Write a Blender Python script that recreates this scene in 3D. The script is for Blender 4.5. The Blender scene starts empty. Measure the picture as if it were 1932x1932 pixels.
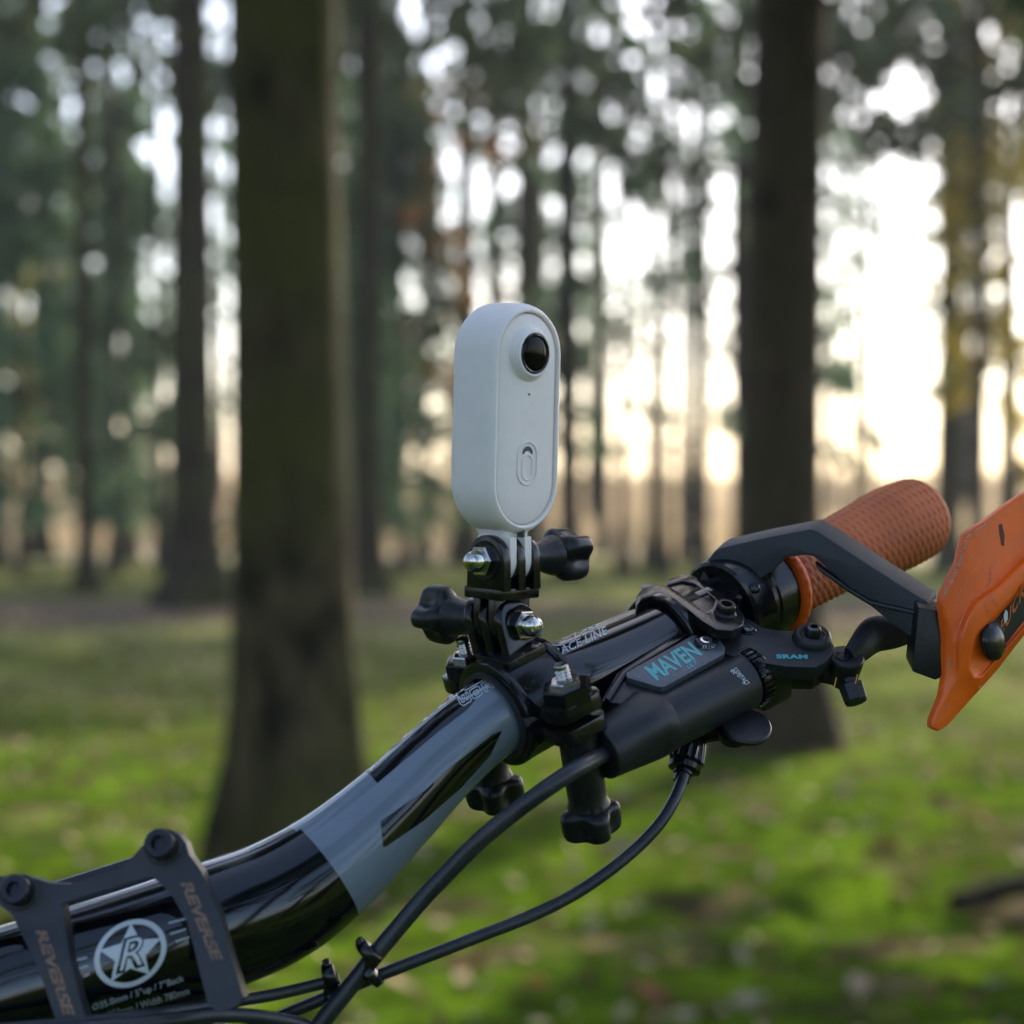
import bpy, bmesh, math, random
import numpy as np
from mathutils import Vector, Matrix, noise
from mathutils.bvhtree import BVHTree
from mathutils.geometry import delaunay_2d_cdt

random.seed(7)
RNG = np.random.default_rng(11)
R = math.radians
SC = bpy.context.scene
COL = SC.collection

# ------------------------------------------------------------------ camera, sky, sun, exposure
EYE = Vector((0.0, 0.0, 1.2))
PITCH = math.atan(36 / 4025)                       # slightly below level
FOCUS = 0.634
cam_d = bpy.data.cameras.new('camera')
cam = bpy.data.objects.new('camera', cam_d); COL.objects.link(cam)
cam.location = EYE
cam.rotation_euler = (math.pi / 2 - PITCH, 0, 0)
cam_d.lens = 50; cam_d.sensor_width = 24; cam_d.sensor_height = 24; cam_d.sensor_fit = 'HORIZONTAL'
cam_d.clip_start = 0.02; cam_d.clip_end = 3000
cam_d.dof.use_dof = True
cam_d.dof.focus_distance = FOCUS
cam_d.dof.aperture_fstop = 6.8
cam_d.dof.aperture_blades = 0
SC.camera = cam

SUN_EL, SUN_AZ = R(36), R(26)                      # azimuth from +Y (view direction) towards +X
world = bpy.data.worlds.new('World'); SC.world = world
world.use_nodes = True
wn = world.node_tree; wn.nodes.clear()
sky = wn.nodes.new('ShaderNodeTexSky'); sky.sky_type = 'NISHITA'; sky.sun_disc = False
sky.sun_elevation = SUN_EL; sky.sun_rotation = SUN_AZ
sky.air_density = 0.8; sky.dust_density = 2.0; sky.ozone_density = 0.5
bg = wn.nodes.new('ShaderNodeBackground'); bg.inputs['Strength'].default_value = 0.15
wo = wn.nodes.new('ShaderNodeOutputWorld')
wn.links.new(sky.outputs[0], bg.inputs[0]); wn.links.new(bg.outputs[0], wo.inputs[0])

sun_d = bpy.data.lights.new('sun', 'SUN'); sun_d.energy = 2.6; sun_d.angle = R(0.53); sun_d.color = (1.0, 0.90, 0.74)
sun = bpy.data.objects.new('sun', sun_d); COL.objects.link(sun)
sv = Vector((math.sin(SUN_AZ) * math.cos(SUN_EL), math.cos(SUN_AZ) * math.cos(SUN_EL), math.sin(SUN_EL)))
sun.rotation_euler = (-sv).to_track_quat('-Z', 'Y').to_euler()
sun.location = (0, 0, 30)

SC.view_settings.view_transform = 'Standard'
SC.view_settings.look = 'None'
SC.view_settings.gamma = 1
SC.view_settings.exposure = 1.72
SC.cycles.use_denoising = True
SC.cycles.max_bounces = 8
SC.cycles.transparent_max_bounces = 8
SC.cycles.sample_clamp_indirect = 6
SC.cycles.blur_glossy = 0.5

# ------------------------------------------------------------------ projection helpers (photo pixel + distance -> place)
K = 4025.0
FW = Vector((0, math.cos(PITCH), -math.sin(PITCH)))
UPV = Vector((0, math.sin(PITCH), math.cos(PITCH)))
RT = Vector((1, 0, 0))
def ray(u, v): return FW + RT * ((u - 966) / K) - UPV * ((v - 966) / K)
def V(u, v, d): return EYE + ray(u, v) * d
def onpl(u, v, p0, n):
    r = ray(u, v); return EYE + r * ((p0 - EYE).dot(n) / r.dot(n))
MM = 0.001

# ------------------------------------------------------------------ materials
MATS = {}
def mat(name, col, rough=0.5, metal=0.0, noise_s=0, noise_a=0.0, bump=0.0, bump_s=200, coat=0.0, spec=0.5, col2=None, sss=0.0, dust=0.0):
    if name in MATS: return MATS[name]
    m = bpy.data.materials.new(name); m.use_nodes = True
    nt = m.node_tree; b = nt.nodes['Principled BSDF']
    b.inputs['Base Color'].default_value = (*col, 1)
    b.inputs['Roughness'].default_value = rough
    b.inputs['Metallic'].default_value = metal
    b.inputs['Specular IOR Level'].default_value = spec
    b.inputs['Coat Weight'].default_value = coat
    b.inputs['Coat Roughness'].default_value = 0.05
    tc = nt.nodes.new('ShaderNodeTexCoord')
    if noise_s:
        n = nt.nodes.new('ShaderNodeTexNoise'); n.inputs['Scale'].default_value = noise_s; n.inputs['Detail'].default_value = 6
        nt.links.new(tc.outputs['Object'], n.inputs['Vector'])
        mx = nt.nodes.new('ShaderNodeMix'); mx.data_type = 'RGBA'
        c2 = col2 or tuple(c * (1 - noise_a) for c in col)
        mx.inputs[6].default_value = (*c2, 1); mx.inputs[7].default_value = (*col, 1)
        rp = nt.nodes.new('ShaderNodeMapRange'); rp.inputs[1].default_value = 0.35; rp.inputs[2].default_value = 0.65
        nt.links.new(n.outputs[0], rp.inputs[0]); nt.links.new(rp.outputs[0], mx.inputs[0])
        nt.links.new(mx.outputs[2], b.inputs['Base Color'])
        mr = nt.nodes.new('ShaderNodeMapRange'); mr.inputs[3].default_value = max(0.02, rough - 0.08); mr.inputs[4].default_value = min(1, rough + 0.1)
        nt.links.new(n.outputs[0], mr.inputs[0]); nt.links.new(mr.outputs[0], b.inputs['Roughness'])
    if bump:
        n2 = nt.nodes.new('ShaderNodeTexNoise'); n2.inputs['Scale'].default_value = bump_s; n2.inputs['Detail'].default_value = 3
        nt.links.new(tc.outputs['Object'], n2.inputs['Vector'])
        bp = nt.nodes.new('ShaderNodeBump'); bp.inputs['Strength'].default_value = bump; bp.inputs['Distance'].default_value = 0.0003
        nt.links.new(n2.outputs[0], bp.inputs['Height']); nt.links.new(bp.outputs[0], b.inputs['Normal'])
    if dust:
        src = b.inputs['Base Color'].links[0].from_socket if b.inputs['Base Color'].links else None
        n3 = nt.nodes.new('ShaderNodeTexNoise'); n3.inputs['Scale'].default_value = 900; n3.inputs['Detail'].default_value = 4; nt.links.new(tc.outputs['Object'], n3.inputs['Vector'])
        n4 = nt.nodes.new('ShaderNodeTexNoise'); n4.inputs['Scale'].default_value = 70; n4.inputs['Detail'].default_value = 5; nt.links.new(tc.outputs['Object'], n4.inputs['Vector'])
        a3 = nt.nodes.new('ShaderNodeMapRange'); a3.inputs[1].default_value = .60; a3.inputs[2].default_value = .70; nt.links.new(n3.outputs[0], a3.inputs[0])
        a4 = nt.nodes.new('ShaderNodeMapRange'); a4.inputs[1].default_value = .45; a4.inputs[2].default_value = .75; nt.links.new(n4.outputs[0], a4.inputs[0])
        ad = nt.nodes.new('ShaderNodeMath'); ad.operation = 'ADD'; nt.links.new(a3.outputs[0], ad.inputs[0]); nt.links.new(a4.outputs[0], ad.inputs[1])
        mu = nt.nodes.new('ShaderNodeMath'); mu.operation = 'MULTIPLY'; mu.inputs[1].default_value = dust; nt.links.new(ad.outputs[0], mu.inputs[0])
        m3 = nt.nodes.new('ShaderNodeMix'); m3.data_type = 'RGBA'; m3.inputs[7].default_value = (0.20, 0.17, 0.135, 1)
        if src: nt.links.new(src, m3.inputs[6])
        else: m3.inputs[6].default_value = (*col, 1)
        nt.links.new(mu.outputs[0], m3.inputs[0]); nt.links.new(m3.outputs[2], b.inputs['Base Color'])
    if sss:
        b.inputs['Subsurface Weight'].default_value = sss
        b.inputs['Subsurface Radius'].default_value = (0.004, 0.003, 0.002)
        b.inputs['Subsurface Scale'].default_value = 1.0
    MATS[name] = m
    return m

GLOSS = mat('gloss_black_lacquer', (0.002, 0.003, 0.005), 0.05, coat=0.25, spec=0.5, noise_s=60, noise_a=0.2, bump=0.05, bump_s=150, dust=0.012)
GREYL = mat('grey_lacquer', (0.15, 0.185, 0.235), 0.17, coat=0.35, spec=0.4, noise_s=120, noise_a=0.06, bump=0.06, bump_s=500, dust=0.03)
MATTE = mat('matte_black_anodised', (0.011, 0.0135, 0.018), 0.40, spec=0.45, noise_s=300, noise_a=0.15, bump=0.25, bump_s=2500, dust=0.035)
PLAST = mat('black_plastic', (0.004, 0.0045, 0.006), 0.17, spec=0.42, noise_s=250, noise_a=0.25, bump=0.12, bump_s=900, dust=0.08)
PLASTM = mat('satin_black_plastic', (0.006, 0.0075, 0.010), 0.36, spec=0.42, noise_s=250, noise_a=0.2, bump=0.3, bump_s=1800, dust=0.06)
STEMM = mat('bead_blasted_black', (0.013, 0.016, 0.022), 0.42, noise_s=400, noise_a=0.1, bump=0.2, bump_s=3000, dust=0.06)
RUBB = mat('black_hose_rubber', (0.016, 0.020, 0.027), 0.36, noise_s=200, noise_a=0.2, bump=0.1, bump_s=1500, dust=0.12)
STEEL = mat('polished_steel', (0.62, 0.60, 0.58), 0.16, metal=1, noise_s=500, noise_a=0.15)
DSTEEL = mat('dark_steel', (0.16, 0.16, 0.17), 0.3, metal=1, noise_s=500, noise_a=0.3)
BLKSTL = mat('blackened_steel', (0.03, 0.03, 0.035), 0.25, metal=0.6, noise_s=400, noise_a=0.3)
WSIL = mat('white_silicone', (0.84, 0.775, 0.74), 0.5, noise_s=180, noise_a=0.035, bump=0.12, bump_s=2500, sss=0.12, dust=0.035)
WPLA = mat('white_camera_plastic', (0.82, 0.75, 0.715), 0.42, noise_s=300, noise_a=0.03, bump=0.08, bump_s=2600, dust=0.03)
GLASS = mat('lens_glass', (0.002, 0.002, 0.003), 0.05, spec=0.12)
DKPR = mat('dark_grey_print', (0.05, 0.055, 0.065), 0.5)
PRINT = mat('pale_print', (0.40, 0.45, 0.50), 0.35)
PRINTB = mat('white_print', (0.55, 0.60, 0.64), 0.4)
TEAL = mat('teal_print', (0.06, 0.40, 0.42), 0.4)
COPPER = mat('copper_print', (0.24, 0.145, 0.095), 0.4, metal=0.3, noise_s=500, noise_a=0.5)
PLATE = mat('brushed_grey_plate', (0.13, 0.145, 0.17), 0.38, metal=0.55, noise_s=900, noise_a=0.25, bump=0.25, bump_s=4000)
ORANGE = mat('scuffed_orange_plastic', (0.95, 0.145, 0.004), 0.30, spec=0.5, noise_s=45, col2=(0.66, 0.085, 0.004), noise_a=0.1, bump=0.35, bump_s=160, dust=0.08)
ORNGR = mat('orange_rubber', (0.80, 0.12, 0.008), 0.5, spec=0.35, noise_s=80, noise_a=0.2, dust=0.04)
GRIPM = mat('terracotta_rubber', (0.54, 0.145, 0.05), 0.6, spec=0.3, noise_s=60, noise_a=0.22, bump=0.2, bump_s=900, dust=0.06)
DECALB = mat('black_decal', (0.012, 0.013, 0.013), 0.4)
DECALO = mat('orange_print', (0.55, 0.13, 0.03), 0.4)
BRASS = mat('amber_metal', (0.5, 0.25, 0.05), 0.3, metal=0.7)

# ------------------------------------------------------------------ object helpers
OFF = {}                                           # object -> world offset of its local frame
def tag(o, label=None, cat=None, group=None, kind=None):
    if label: o['label'] = label
    if cat: o['category'] = cat
    if group: o['group'] = group
    if kind: o['kind'] = kind
    return o
def thing(name, loc, label, cat, group=None):
    o = bpy.data.objects.new(name, None); COL.objects.link(o)
    o.location = loc; o.empty_display_size = 0.01
    OFF[o.name] = Vector(loc)
    return tag(o, label, cat, group)
def finish_bm(bm, angle=35):
    bm.normal_update()
    for f in bm.faces: f.smooth = True
    for e in bm.edges:
        if len(e.link_faces) == 2 and e.calc_face_angle(0) > R(angle): e.smooth = False
def obj(name, bm, m, parent=None, label=None, bevel=0, segs=2, angle=35, normals=True):
    if normals: bmesh.ops.recalc_face_normals(bm, faces=bm.faces)
    off = OFF[parent.name] if parent else Vector((0, 0, 0))
    if parent: bmesh.ops.translate(bm, verts=bm.verts, vec=-off)
    if bevel:
        ed = [e for e in bm.edges if len(e.link_faces) == 2 and e.calc_face_angle(0) > R(30)]
        bmesh.ops.bevel(bm, geom=ed, offset=bevel, segments=segs, profile=0.6, affect='EDGES', clamp_overlap=True)
    finish_bm(bm, angle)
    me = bpy.data.meshes.new(name); bm.to_mesh(me); bm.free()
    for mm in (m if isinstance(m, (list, tuple)) else [m]): me.materials.append(mm)
    o = bpy.data.objects.new(name, me); COL.objects.link(o)
    if parent: o.parent = parent
    OFF[o.name] = off
    if label: o['label'] = label
    return o
def frame(axis, hint=Vector((0, 0, 1))):
    z = axis.normalized()
    x = hint - z * hint.dot(z)
    if x.length < 1e-6: x = Vector((1, 0, 0)) - z * z.x
    x.normalize(); return x, z.cross(x), z
def lathe(bm, p0, axis, prof, seg=40, hint=Vector((0, 0, 1)), rfun=None, cap=True):
    """prof: (distance along axis, radius)"""
    x, y, z = frame(axis, hint)
    rings = []
    for k, (s, r) in enumerate(prof):
        ring = []
        for i in range(seg):
            a = 2 * math.pi * i / seg
            rr = r * (rfun(a, s, k) if rfun else 1)
            ring.append(bm.verts.new(p0 + z * s + (x * math.cos(a) + y * math.sin(a)) * rr))
        rings.append(ring)
    for a, b in zip(rings, rings[1:]):
        for i in range(seg):
            j = (i + 1) % seg
            bm.faces.new((a[i], a[j], b[j], b[i]))
    if cap:
        bm.faces.new(list(reversed(rings[0]))); bm.faces.new(rings[-1])
    return rings
def catmull(pts, n):
    out = []
    P = [pts[0] * 2 - pts[1]] + list(pts) + [pts[-1] * 2 - pts[-2]]
    for i in range(1, len(P) - 2):
        p0, p1, p2, p3 = P[i - 1], P[i], P[i + 1], P[i + 2]
        for k in range(n):
            t = k / n
            out.append(0.5 * ((2 * p1) + (p2 - p0) * t + (2 * p0 - 5 * p1 + 4 * p2 - p3) * t * t + (3 * p1 - p0 - 3 * p2 + p3) * t ** 3))
    out.append(P[-2].copy()); return out
def tube(bm, pts, radii, seg=24, cap=True, flat=None, hint=Vector((0, 0, 1))):
    n = len(pts)
    rings = []; x = None
    for i in range(n):
        t = (pts[min(i + 1, n - 1)] - pts[max(i - 1, 0)]).normalized()
        if x is None: x = hint - t * hint.dot(t)
        else: x = x - t * x.dot(t)
        x.normalize(); y = t.cross(x)
        r = radii[i] if isinstance(radii, (list, tuple)) else radii
        fx, fy = flat[i] if flat else (1, 1)
        rings.append([bm.verts.new(pts[i] + (x * math.cos(2 * math.pi * k / seg) * fx + y * math.sin(2 * math.pi * k / seg) * fy) * r) for k in range(seg)])
    for a, b in zip(rings, rings[1:]):
        for i in range(seg):
            j = (i + 1) % seg; bm.faces.new((a[i], a[j], b[j], b[i]))
    if cap: bm.faces.new(list(reversed(rings[0]))); bm.faces.new(rings[-1])
    return rings
def prism(bm, pts, ext):
    a = [bm.verts.new(p) for p in pts]; b = [bm.verts.new(p + ext) for p in pts]
    n = len(pts)
    bm.faces.new(a); bm.faces.new(list(reversed(b)))
    for i in range(n):
        j = (i + 1) % n; bm.faces.new((a[i], b[i], b[j], a[j]))
def prism_uv(bm, uv, p0, nrm, depth):
    prism(bm, [onpl(u, v, p0, nrm) for u, v in uv], nrm.normalized() * (-depth))
def loft(bm, rings, cap0=True, cap1=True):
    vs = [[bm.verts.new(p) for p in r] for r in rings]
    n = len(vs[0])
    for a, b in zip(vs, vs[1:]):
        for i in range(n):
            j = (i + 1) % n; bm.faces.new((a[i], a[j], b[j], b[i]))
    if cap0: bm.faces.new(list(reversed(vs[0])))
    if cap1: bm.faces.new(vs[-1])
def boxf(bm, c, X, Y, Z, sx, sy, sz):
    pts = [c + X * (sx / 2 * a) + Y * (sy / 2 * b) - Z * (sz / 2) for a, b in ((-1, -1), (1, -1), (1, 1), (-1, 1))]
    prism(bm, pts, Z * sz)

# decals: shapes given in 2D, laid on a real surface by casting them on it, so they follow its curve
def bvh_of(*objs):
    vs, fs = [], []
    for o in objs:
        b = len(vs); off = OFF[o.name]
        vs += [v.co + off for v in o.data.vertices]
        fs += [tuple(i + b for i in p.vertices) for p in o.data.polygons]
    return BVHTree.FromPolygons(vs, fs)
def lay(name, bm2, m, parent, tree, lift=0.00012, maxlen=None):
    """bm2 holds (u,v,0) photo coordinates; each vertex is dropped onto the surface"""
    if maxlen:
        for _ in range(6):
            ed = [e for e in bm2.edges if e.calc_length() > maxlen]
            if not ed: break
            bmesh.ops.subdivide_edges(bm2, edges=ed, cuts=1)
            bmesh.ops.triangulate(bm2, faces=[f for f in bm2.faces if len(f.verts) > 4])
    bad = []; ok = []; ds = []
    for v in bm2.verts:
        r = ray(v.co.x, v.co.y).normalized()
        hit, nor, _, dd_ = tree.ray_cast(EYE, r)
        if hit is None: bad.append((v, r)); continue
        if nor.dot(r) > 0: nor = -nor
        ok.append((v, hit + nor * lift)); ds.append(dd_)
    for v, p in ok: v.co = p
    for v, r in bad:                                # just past the silhouette: wrap on to the surface
        hit, nor, _, _ = tree.find_nearest(EYE + r * (sum(ds) / max(1, len(ds))))
        if ds: hit, nor, _, _ = tree.find_nearest(EYE + r * (EYE - hit).length)
        v.co = hit + nor * lift
    bad = []
    return obj(name, bm2, m, parent, normals=False)
def poly2(bm, pts, step=None):
    pts = [Vector(p) for p in pts]
    n = len(pts); inner = []
    if step:
        x0, x1 = min(p.x for p in pts), max(p.x for p in pts); y0, y1 = min(p.y for p in pts), max(p.y for p in pts)
        def inside(x, y):
            c = False
            for i in range(n):
                a, b = pts[i], pts[(i + 1) % n]
                if (a.y > y) != (b.y > y) and x < (b.x - a.x) * (y - a.y) / (b.y - a.y) + a.x: c = not c
            return c
        # refine the outline too
        q = []
        for i in range(n):
            a, b = pts[i], pts[(i + 1) % n]; k = max(1, int((b - a).length / step))
            q += [a.lerp(b, t / k) for t in range(k)]
        y = y0 + step / 2
        while y < y1:
            x = x0 + step / 2
            while x < x1:
                if inside(x, y) and min((Vector((x, y)) - p).length for p in q) > step * 0.4: inner.append(Vector((x, y)))
                x += step
            y += step
        pts = q; n = len(pts)
    r = delaunay_2d_cdt(pts + inner, [], [list(range(n))], 1, 1e-6)
    vs = [bm.verts.new((p.x, p.y, 0)) for p in r[0]]
    for f in r[2]:
        try: bm.faces.new([vs[i] for i in f])
        except ValueError: pass
def stroke2(bm, pts, w):
    """a polyline drawn as a flat ribbon with mitred corners"""
    P = [Vector(p) for p in pts]; L, Rr = [], []
    for i in range(len(P)):
        d0 = (P[i] - P[i - 1]).normalized() if i else (P[1] - P[0]).normalized()
        d1 = (P[i + 1] - P[i]).normalized() if i < len(P) - 1 else d0
        t = (d0 + d1); t = t.normalized() if t.length > 1e-4 else d0
        nn = Vector((-t.y, t.x)); s = w / 2 / max(0.4, nn.dot(Vector((-d0.y, d0.x))))
        L.append(bm.verts.new((*(P[i] + nn * s), 0))); Rr.append(bm.verts.new((*(P[i] - nn * s), 0)))
    for i in range(len(P) - 1): bm.faces.new((L[i], L[i + 1], Rr[i + 1], Rr[i]))
def text2(txt, org, xv, yv, bold=0.0, shear=0.0, space=1.0):
    """flat lettering mapped to a parallelogram: org = bottom left, xv along the line, yv up"""
    c = bpy.data.curves.new('t', 'FONT'); c.body = txt; c.offset = bold; c.shear = shear; c.space_character = space
    c.resolution_u = 4
    o = bpy.data.objects.new('t', c); COL.objects.link(o)
    bpy.context.view_layer.update()
    me = bpy.data.meshes.new_from_object(o.evaluated_get(bpy.context.evaluated_depsgraph_get()))
    bpy.data.objects.remove(o); bpy.data.curves.remove(c)
    bm = bmesh.new(); bm.from_mesh(me); bpy.data.meshes.remove(me)
    xs = [v.co.x for v in bm.verts]; ys = [v.co.y for v in bm.verts]
    x0, x1, y0, y1 = min(xs), max(xs), min(ys), max(ys)
    org, xv, yv = Vector(org), Vector(xv), Vector(yv)
    for v in bm.verts:
        a = (v.co.x - x0) / (x1 - x0); b = (v.co.y - y0) / (y1 - y0)
        p = org + xv * a + yv * b
        v.co = (p.x, p.y, 0)
    return bm

# ================================================================== THE SETTING
def ground_h(x, y):
    d = math.hypot(x, y)
    z = 0.10 * noise.noise(Vector((x * 0.35, y * 0.35, 0.3))) + 0.05 * noise.noise(Vector((x * 1.3, y * 1.3, 4.0)))
    z *= min(1, d / 6) if d < 6 else 1
    if y > 46: 
        t = min(1, (y - 46) / 60); z += 1.7 * t * t * (3 - 2 * t)
    return z
def build_ground():
    xs = []; 
    def axis(lim, fine, growth):
        v, s, out = 0.0, fine, [0.0]
        while v < lim:
            v += s; s *= growth; out.append(v)
        return out
    a = axis(140, 0.18, 1.035)
    xs = sorted(set([-t for t in a] + a)); ys = sorted(set([-t for t in a] + a))
    nx, ny = len(xs), len(ys)
    vs = [(x, y + 3.0, ground_h(x, y + 3.0)) for y in ys for x in xs]
    fs = [(j * nx + i, j * nx + i + 1, (j + 1) * nx + i + 1, (j + 1) * nx + i) for j in range(ny - 1) for i in range(nx - 1)]
    me = bpy.data.meshes.new('ground'); me.from_pydata(vs, [], fs)
    for p in me.polygons: p.use_smooth = True
    o = bpy.data.objects.new('ground', me); COL.objects.link(o); tag(o, kind='structure')
    m = bpy.data.materials.new('forest_floor'); m.use_nodes = True; nt = m.node_tree; L = nt.links.new
    b = nt.nodes['Principled BSDF']; b.inputs['Roughness'].default_value = 1.0; b.inputs['Specular IOR Level'].default_value = 0.0
    tc = nt.nodes.new('ShaderNodeTexCoord')
    def nz(scale, detail=4, w=0.0):
        mp = nt.nodes.new('ShaderNodeMapping'); mp.inputs['Location'].default_value = (w, w * 2.1, 0)
        L(tc.outputs['Object'], mp.inputs[0])
        n = nt.nodes.new('ShaderNodeTexNoise'); n.inputs['Scale'].default_value = scale; n.inputs['Detail'].default_value = detail
        L(mp.outputs[0], n.inputs['Vector']); return n.outputs[0]
    def mr(x, a, c, lo=0, hi=1):
        n = nt.nodes.new('ShaderNodeMapRange'); n.inputs[1].default_value = a; n.inputs[2].default_value = c; n.inputs[3].default_value = lo; n.inputs[4].default_value = hi
        n.interpolation_type = 'SMOOTHSTEP'; L(x, n.inputs[0]); return n.outputs[0]
    def mix(f, A, B):
        n = nt.nodes.new('ShaderNodeMix'); n.data_type = 'RGBA'
        for k, s in ((6, A), (7, B)):
            if isinstance(s, tuple): n.inputs[k].default_value = (*s, 1)
            else: L(s, n.inputs[k])
        if isinstance(f, float): n.inputs[0].default_value = f
        else: L(f, n.inputs[0])
        return n.outputs[2]
    def math_(op, A, B=None):
        n = nt.nodes.new('ShaderNodeMath'); n.operation = op
        for k, s in ((0, A), (1, B)):
            if s is None: continue
            if isinstance(s, (int, float)): n.inputs[k].default_value = s
            else: L(s, n.inputs[k])
        return n.outputs[0]
    moss = mix(mr(nz(2.2, 5), 0.35, 0.65), (0.038, 0.074, 0.006), (0.100, 0.168, 0.010))
    moss = mix(mr(nz(6, 6, 5), 0.42, 0.66), moss, (0.026, 0.042, 0.006))
    dirt = mix(mr(nz(5, 5, 9), 0.35, 0.65), (0.022, 0.017, 0.011), (0.12, 0.09, 0.06))
    near = mix(mr(nz(2.2, 8, 3), 0.50, 0.68), moss, dirt)
    olive = mix(mr(nz(0.7, 5, 13), 0.35, 0.65), (0.080, 0.098, 0.028), (0.175, 0.175, 0.065))
    sep = nt.nodes.new('ShaderNodeSeparateXYZ'); L(tc.outputs['Object'], sep.inputs[0])
    yv = math_('ADD', sep.outputs[1], math_('MULTIPLY', math_('SUBTRACT', nz(0.25, 3, 21), 0.5), 7.0))
    c = mix(mr(yv, 7, 17), near, olive)
    path = math_('MULTIPLY', mr(yv, 18.5, 20.5), mr(yv, 25, 22.5))
    c = mix(path, c, (0.13, 0.10, 0.075))
    tan = mix(mr(nz(1.5, 5, 31), 0.35, 0.65), (0.34, 0.28, 0.19), (0.60, 0.52, 0.38))
    c = mix(mr(yv, 34, 44), c, tan)
    L(c, b.inputs['Base Color'])
    bp = nt.nodes.new('ShaderNodeBump'); bp.inputs['Strength'].default_value = 0.8; bp.inputs['Distance'].default_value = 0.05
    L(nz(14, 6, 2), bp.inputs['Height']); L(bp.outputs[0], b.inputs['Normal'])
    me.materials.append(m)
    return o
build_ground()

# ------------------------------------------------------------------ trees
def bark(name, c1, c2, moss):
    m = bpy.data.materials.new(name); m.use_nodes = True; nt = m.node_tree; L = nt.links.new
    b = nt.nodes['Principled BSDF']; b.inputs['Roughness'].default_value = 0.9; b.inputs['Specular IOR Level'].default_value = 0.15
    tc = nt.nodes.new('ShaderNodeTexCoord')
    mp = nt.nodes.new('ShaderNodeMapping'); mp.inputs['Scale'].default_value = (11, 11, 5); L(tc.outputs['Object'], mp.inputs[0])
    n = nt.nodes.new('ShaderNodeTexNoise'); n.inputs['Scale'].default_value = 1; n.inputs['Detail'].default_value = 7; L(mp.outputs[0], n.inputs['Vector'])
    n2 = nt.nodes.new('ShaderNodeTexNoise'); n2.inputs['Scale'].default_value = 1.7; n2.inputs['Detail'].default_value = 5; L(tc.outputs['Object'], n2.inputs['Vector'])
    cr = nt.nodes.new('ShaderNodeMix'); cr.data_type = 'RGBA'; cr.inputs[6].default_value = (*c1, 1); cr.inputs[7].default_value = (*c2, 1)
    r1 = nt.nodes.new('ShaderNodeMapRange'); r1.inputs[1].default_value = .35; r1.inputs[2].default_value = .65; L(n.outputs[0], r1.inputs[0]); L(r1.outputs[0], cr.inputs[0])
    ms = nt.nodes.new('ShaderNodeMix'); ms.data_type = 'RGBA'; L(cr.outputs[2], ms.inputs[6]); ms.inputs[7].default_value = (*moss, 1)
    r2 = nt.nodes.new('ShaderNodeMapRange'); r2.inputs[1].default_value = .42; r2.inputs[2].default_value = .6; L(n2.outputs[0], r2.inputs[0]); L(r2.outputs[0], ms.inputs[0])
    L(ms.outputs[2], b.inputs['Base Color'])
    bp = nt.nodes.new('ShaderNodeBump'); bp.inputs['Strength'].default_value = 1; bp.inputs['Distance'].default_value = 0.02
    L(n.outputs[0], bp.inputs['Height']); L(bp.outputs[0], b.inputs['Normal'])
    return m
BARK1 = bark('mossy_spruce_bark', (0.010, 0.008, 0.004), (0.044, 0.034, 0.016), (0.034, 0.034, 0.006))
BARK2 = bark('brown_spruce_bark', (0.010, 0.007, 0.005), (0.044, 0.030, 0.019), (0.026, 0.021, 0.011))
BARK0 = bark('mossy_near_bark', (0.012, 0.010, 0.005), (0.092, 0.068, 0.035), (0.056, 0.053, 0.013))
BARK00 = bark('brown_near_bark', (0.012, 0.008, 0.005), (0.092, 0.060, 0.038), (0.048, 0.037, 0.019))
def leafmat(name, c, tr=0.35):
    m = bpy.data.materials.new(name); m.use_nodes = True; nt = m.node_tree; L = nt.links.new
    nt.nodes.remove(nt.nodes['Principled BSDF']); out = nt.nodes['Material Output']
    tc = nt.nodes.new('ShaderNodeTexCoord')
    n = nt.nodes.new('ShaderNodeTexNoise'); n.inputs['Scale'].default_value = 0.8; n.inputs['Detail'].default_value = 4
    L(tc.outputs['Object'], n.inputs['Vector'])
    mx = nt.nodes.new('ShaderNodeMix'); mx.data_type = 'RGBA'; mx.inputs[6].default_value = (*[x * .55 for x in c], 1); mx.inputs[7].default_value = (*[x * 1.3 for x in c], 1)
    L(n.outputs[0], mx.inputs[0])
    d = nt.nodes.new('ShaderNodeBsdfDiffuse'); t = nt.nodes.new('ShaderNodeBsdfTranslucent'); s = nt.nodes.new('ShaderNodeMixShader'); s.inputs[0].default_value = tr
    L(mx.outputs[2], d.inputs[0]); L(mx.outputs[2], t.inputs[0]); L(d.outputs[0], s.inputs[1]); L(t.outputs[0], s.inputs[2]); L(s.outputs[0], out.inputs[0])
    return m
NEEDLE = leafmat('blue_green_needles', (0.15, 0.235, 0.125))
NEEDLD = leafmat('dark_needles', (0.10, 0.13, 0.065), 0.4)
YELLOW = leafmat('yellow_autumn_leaves', (0.55, 0.42, 0.05), 0.5)
RUSTL = leafmat('rust_autumn_leaves', (0.36, 0.17, 0.06), 0.5)

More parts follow.
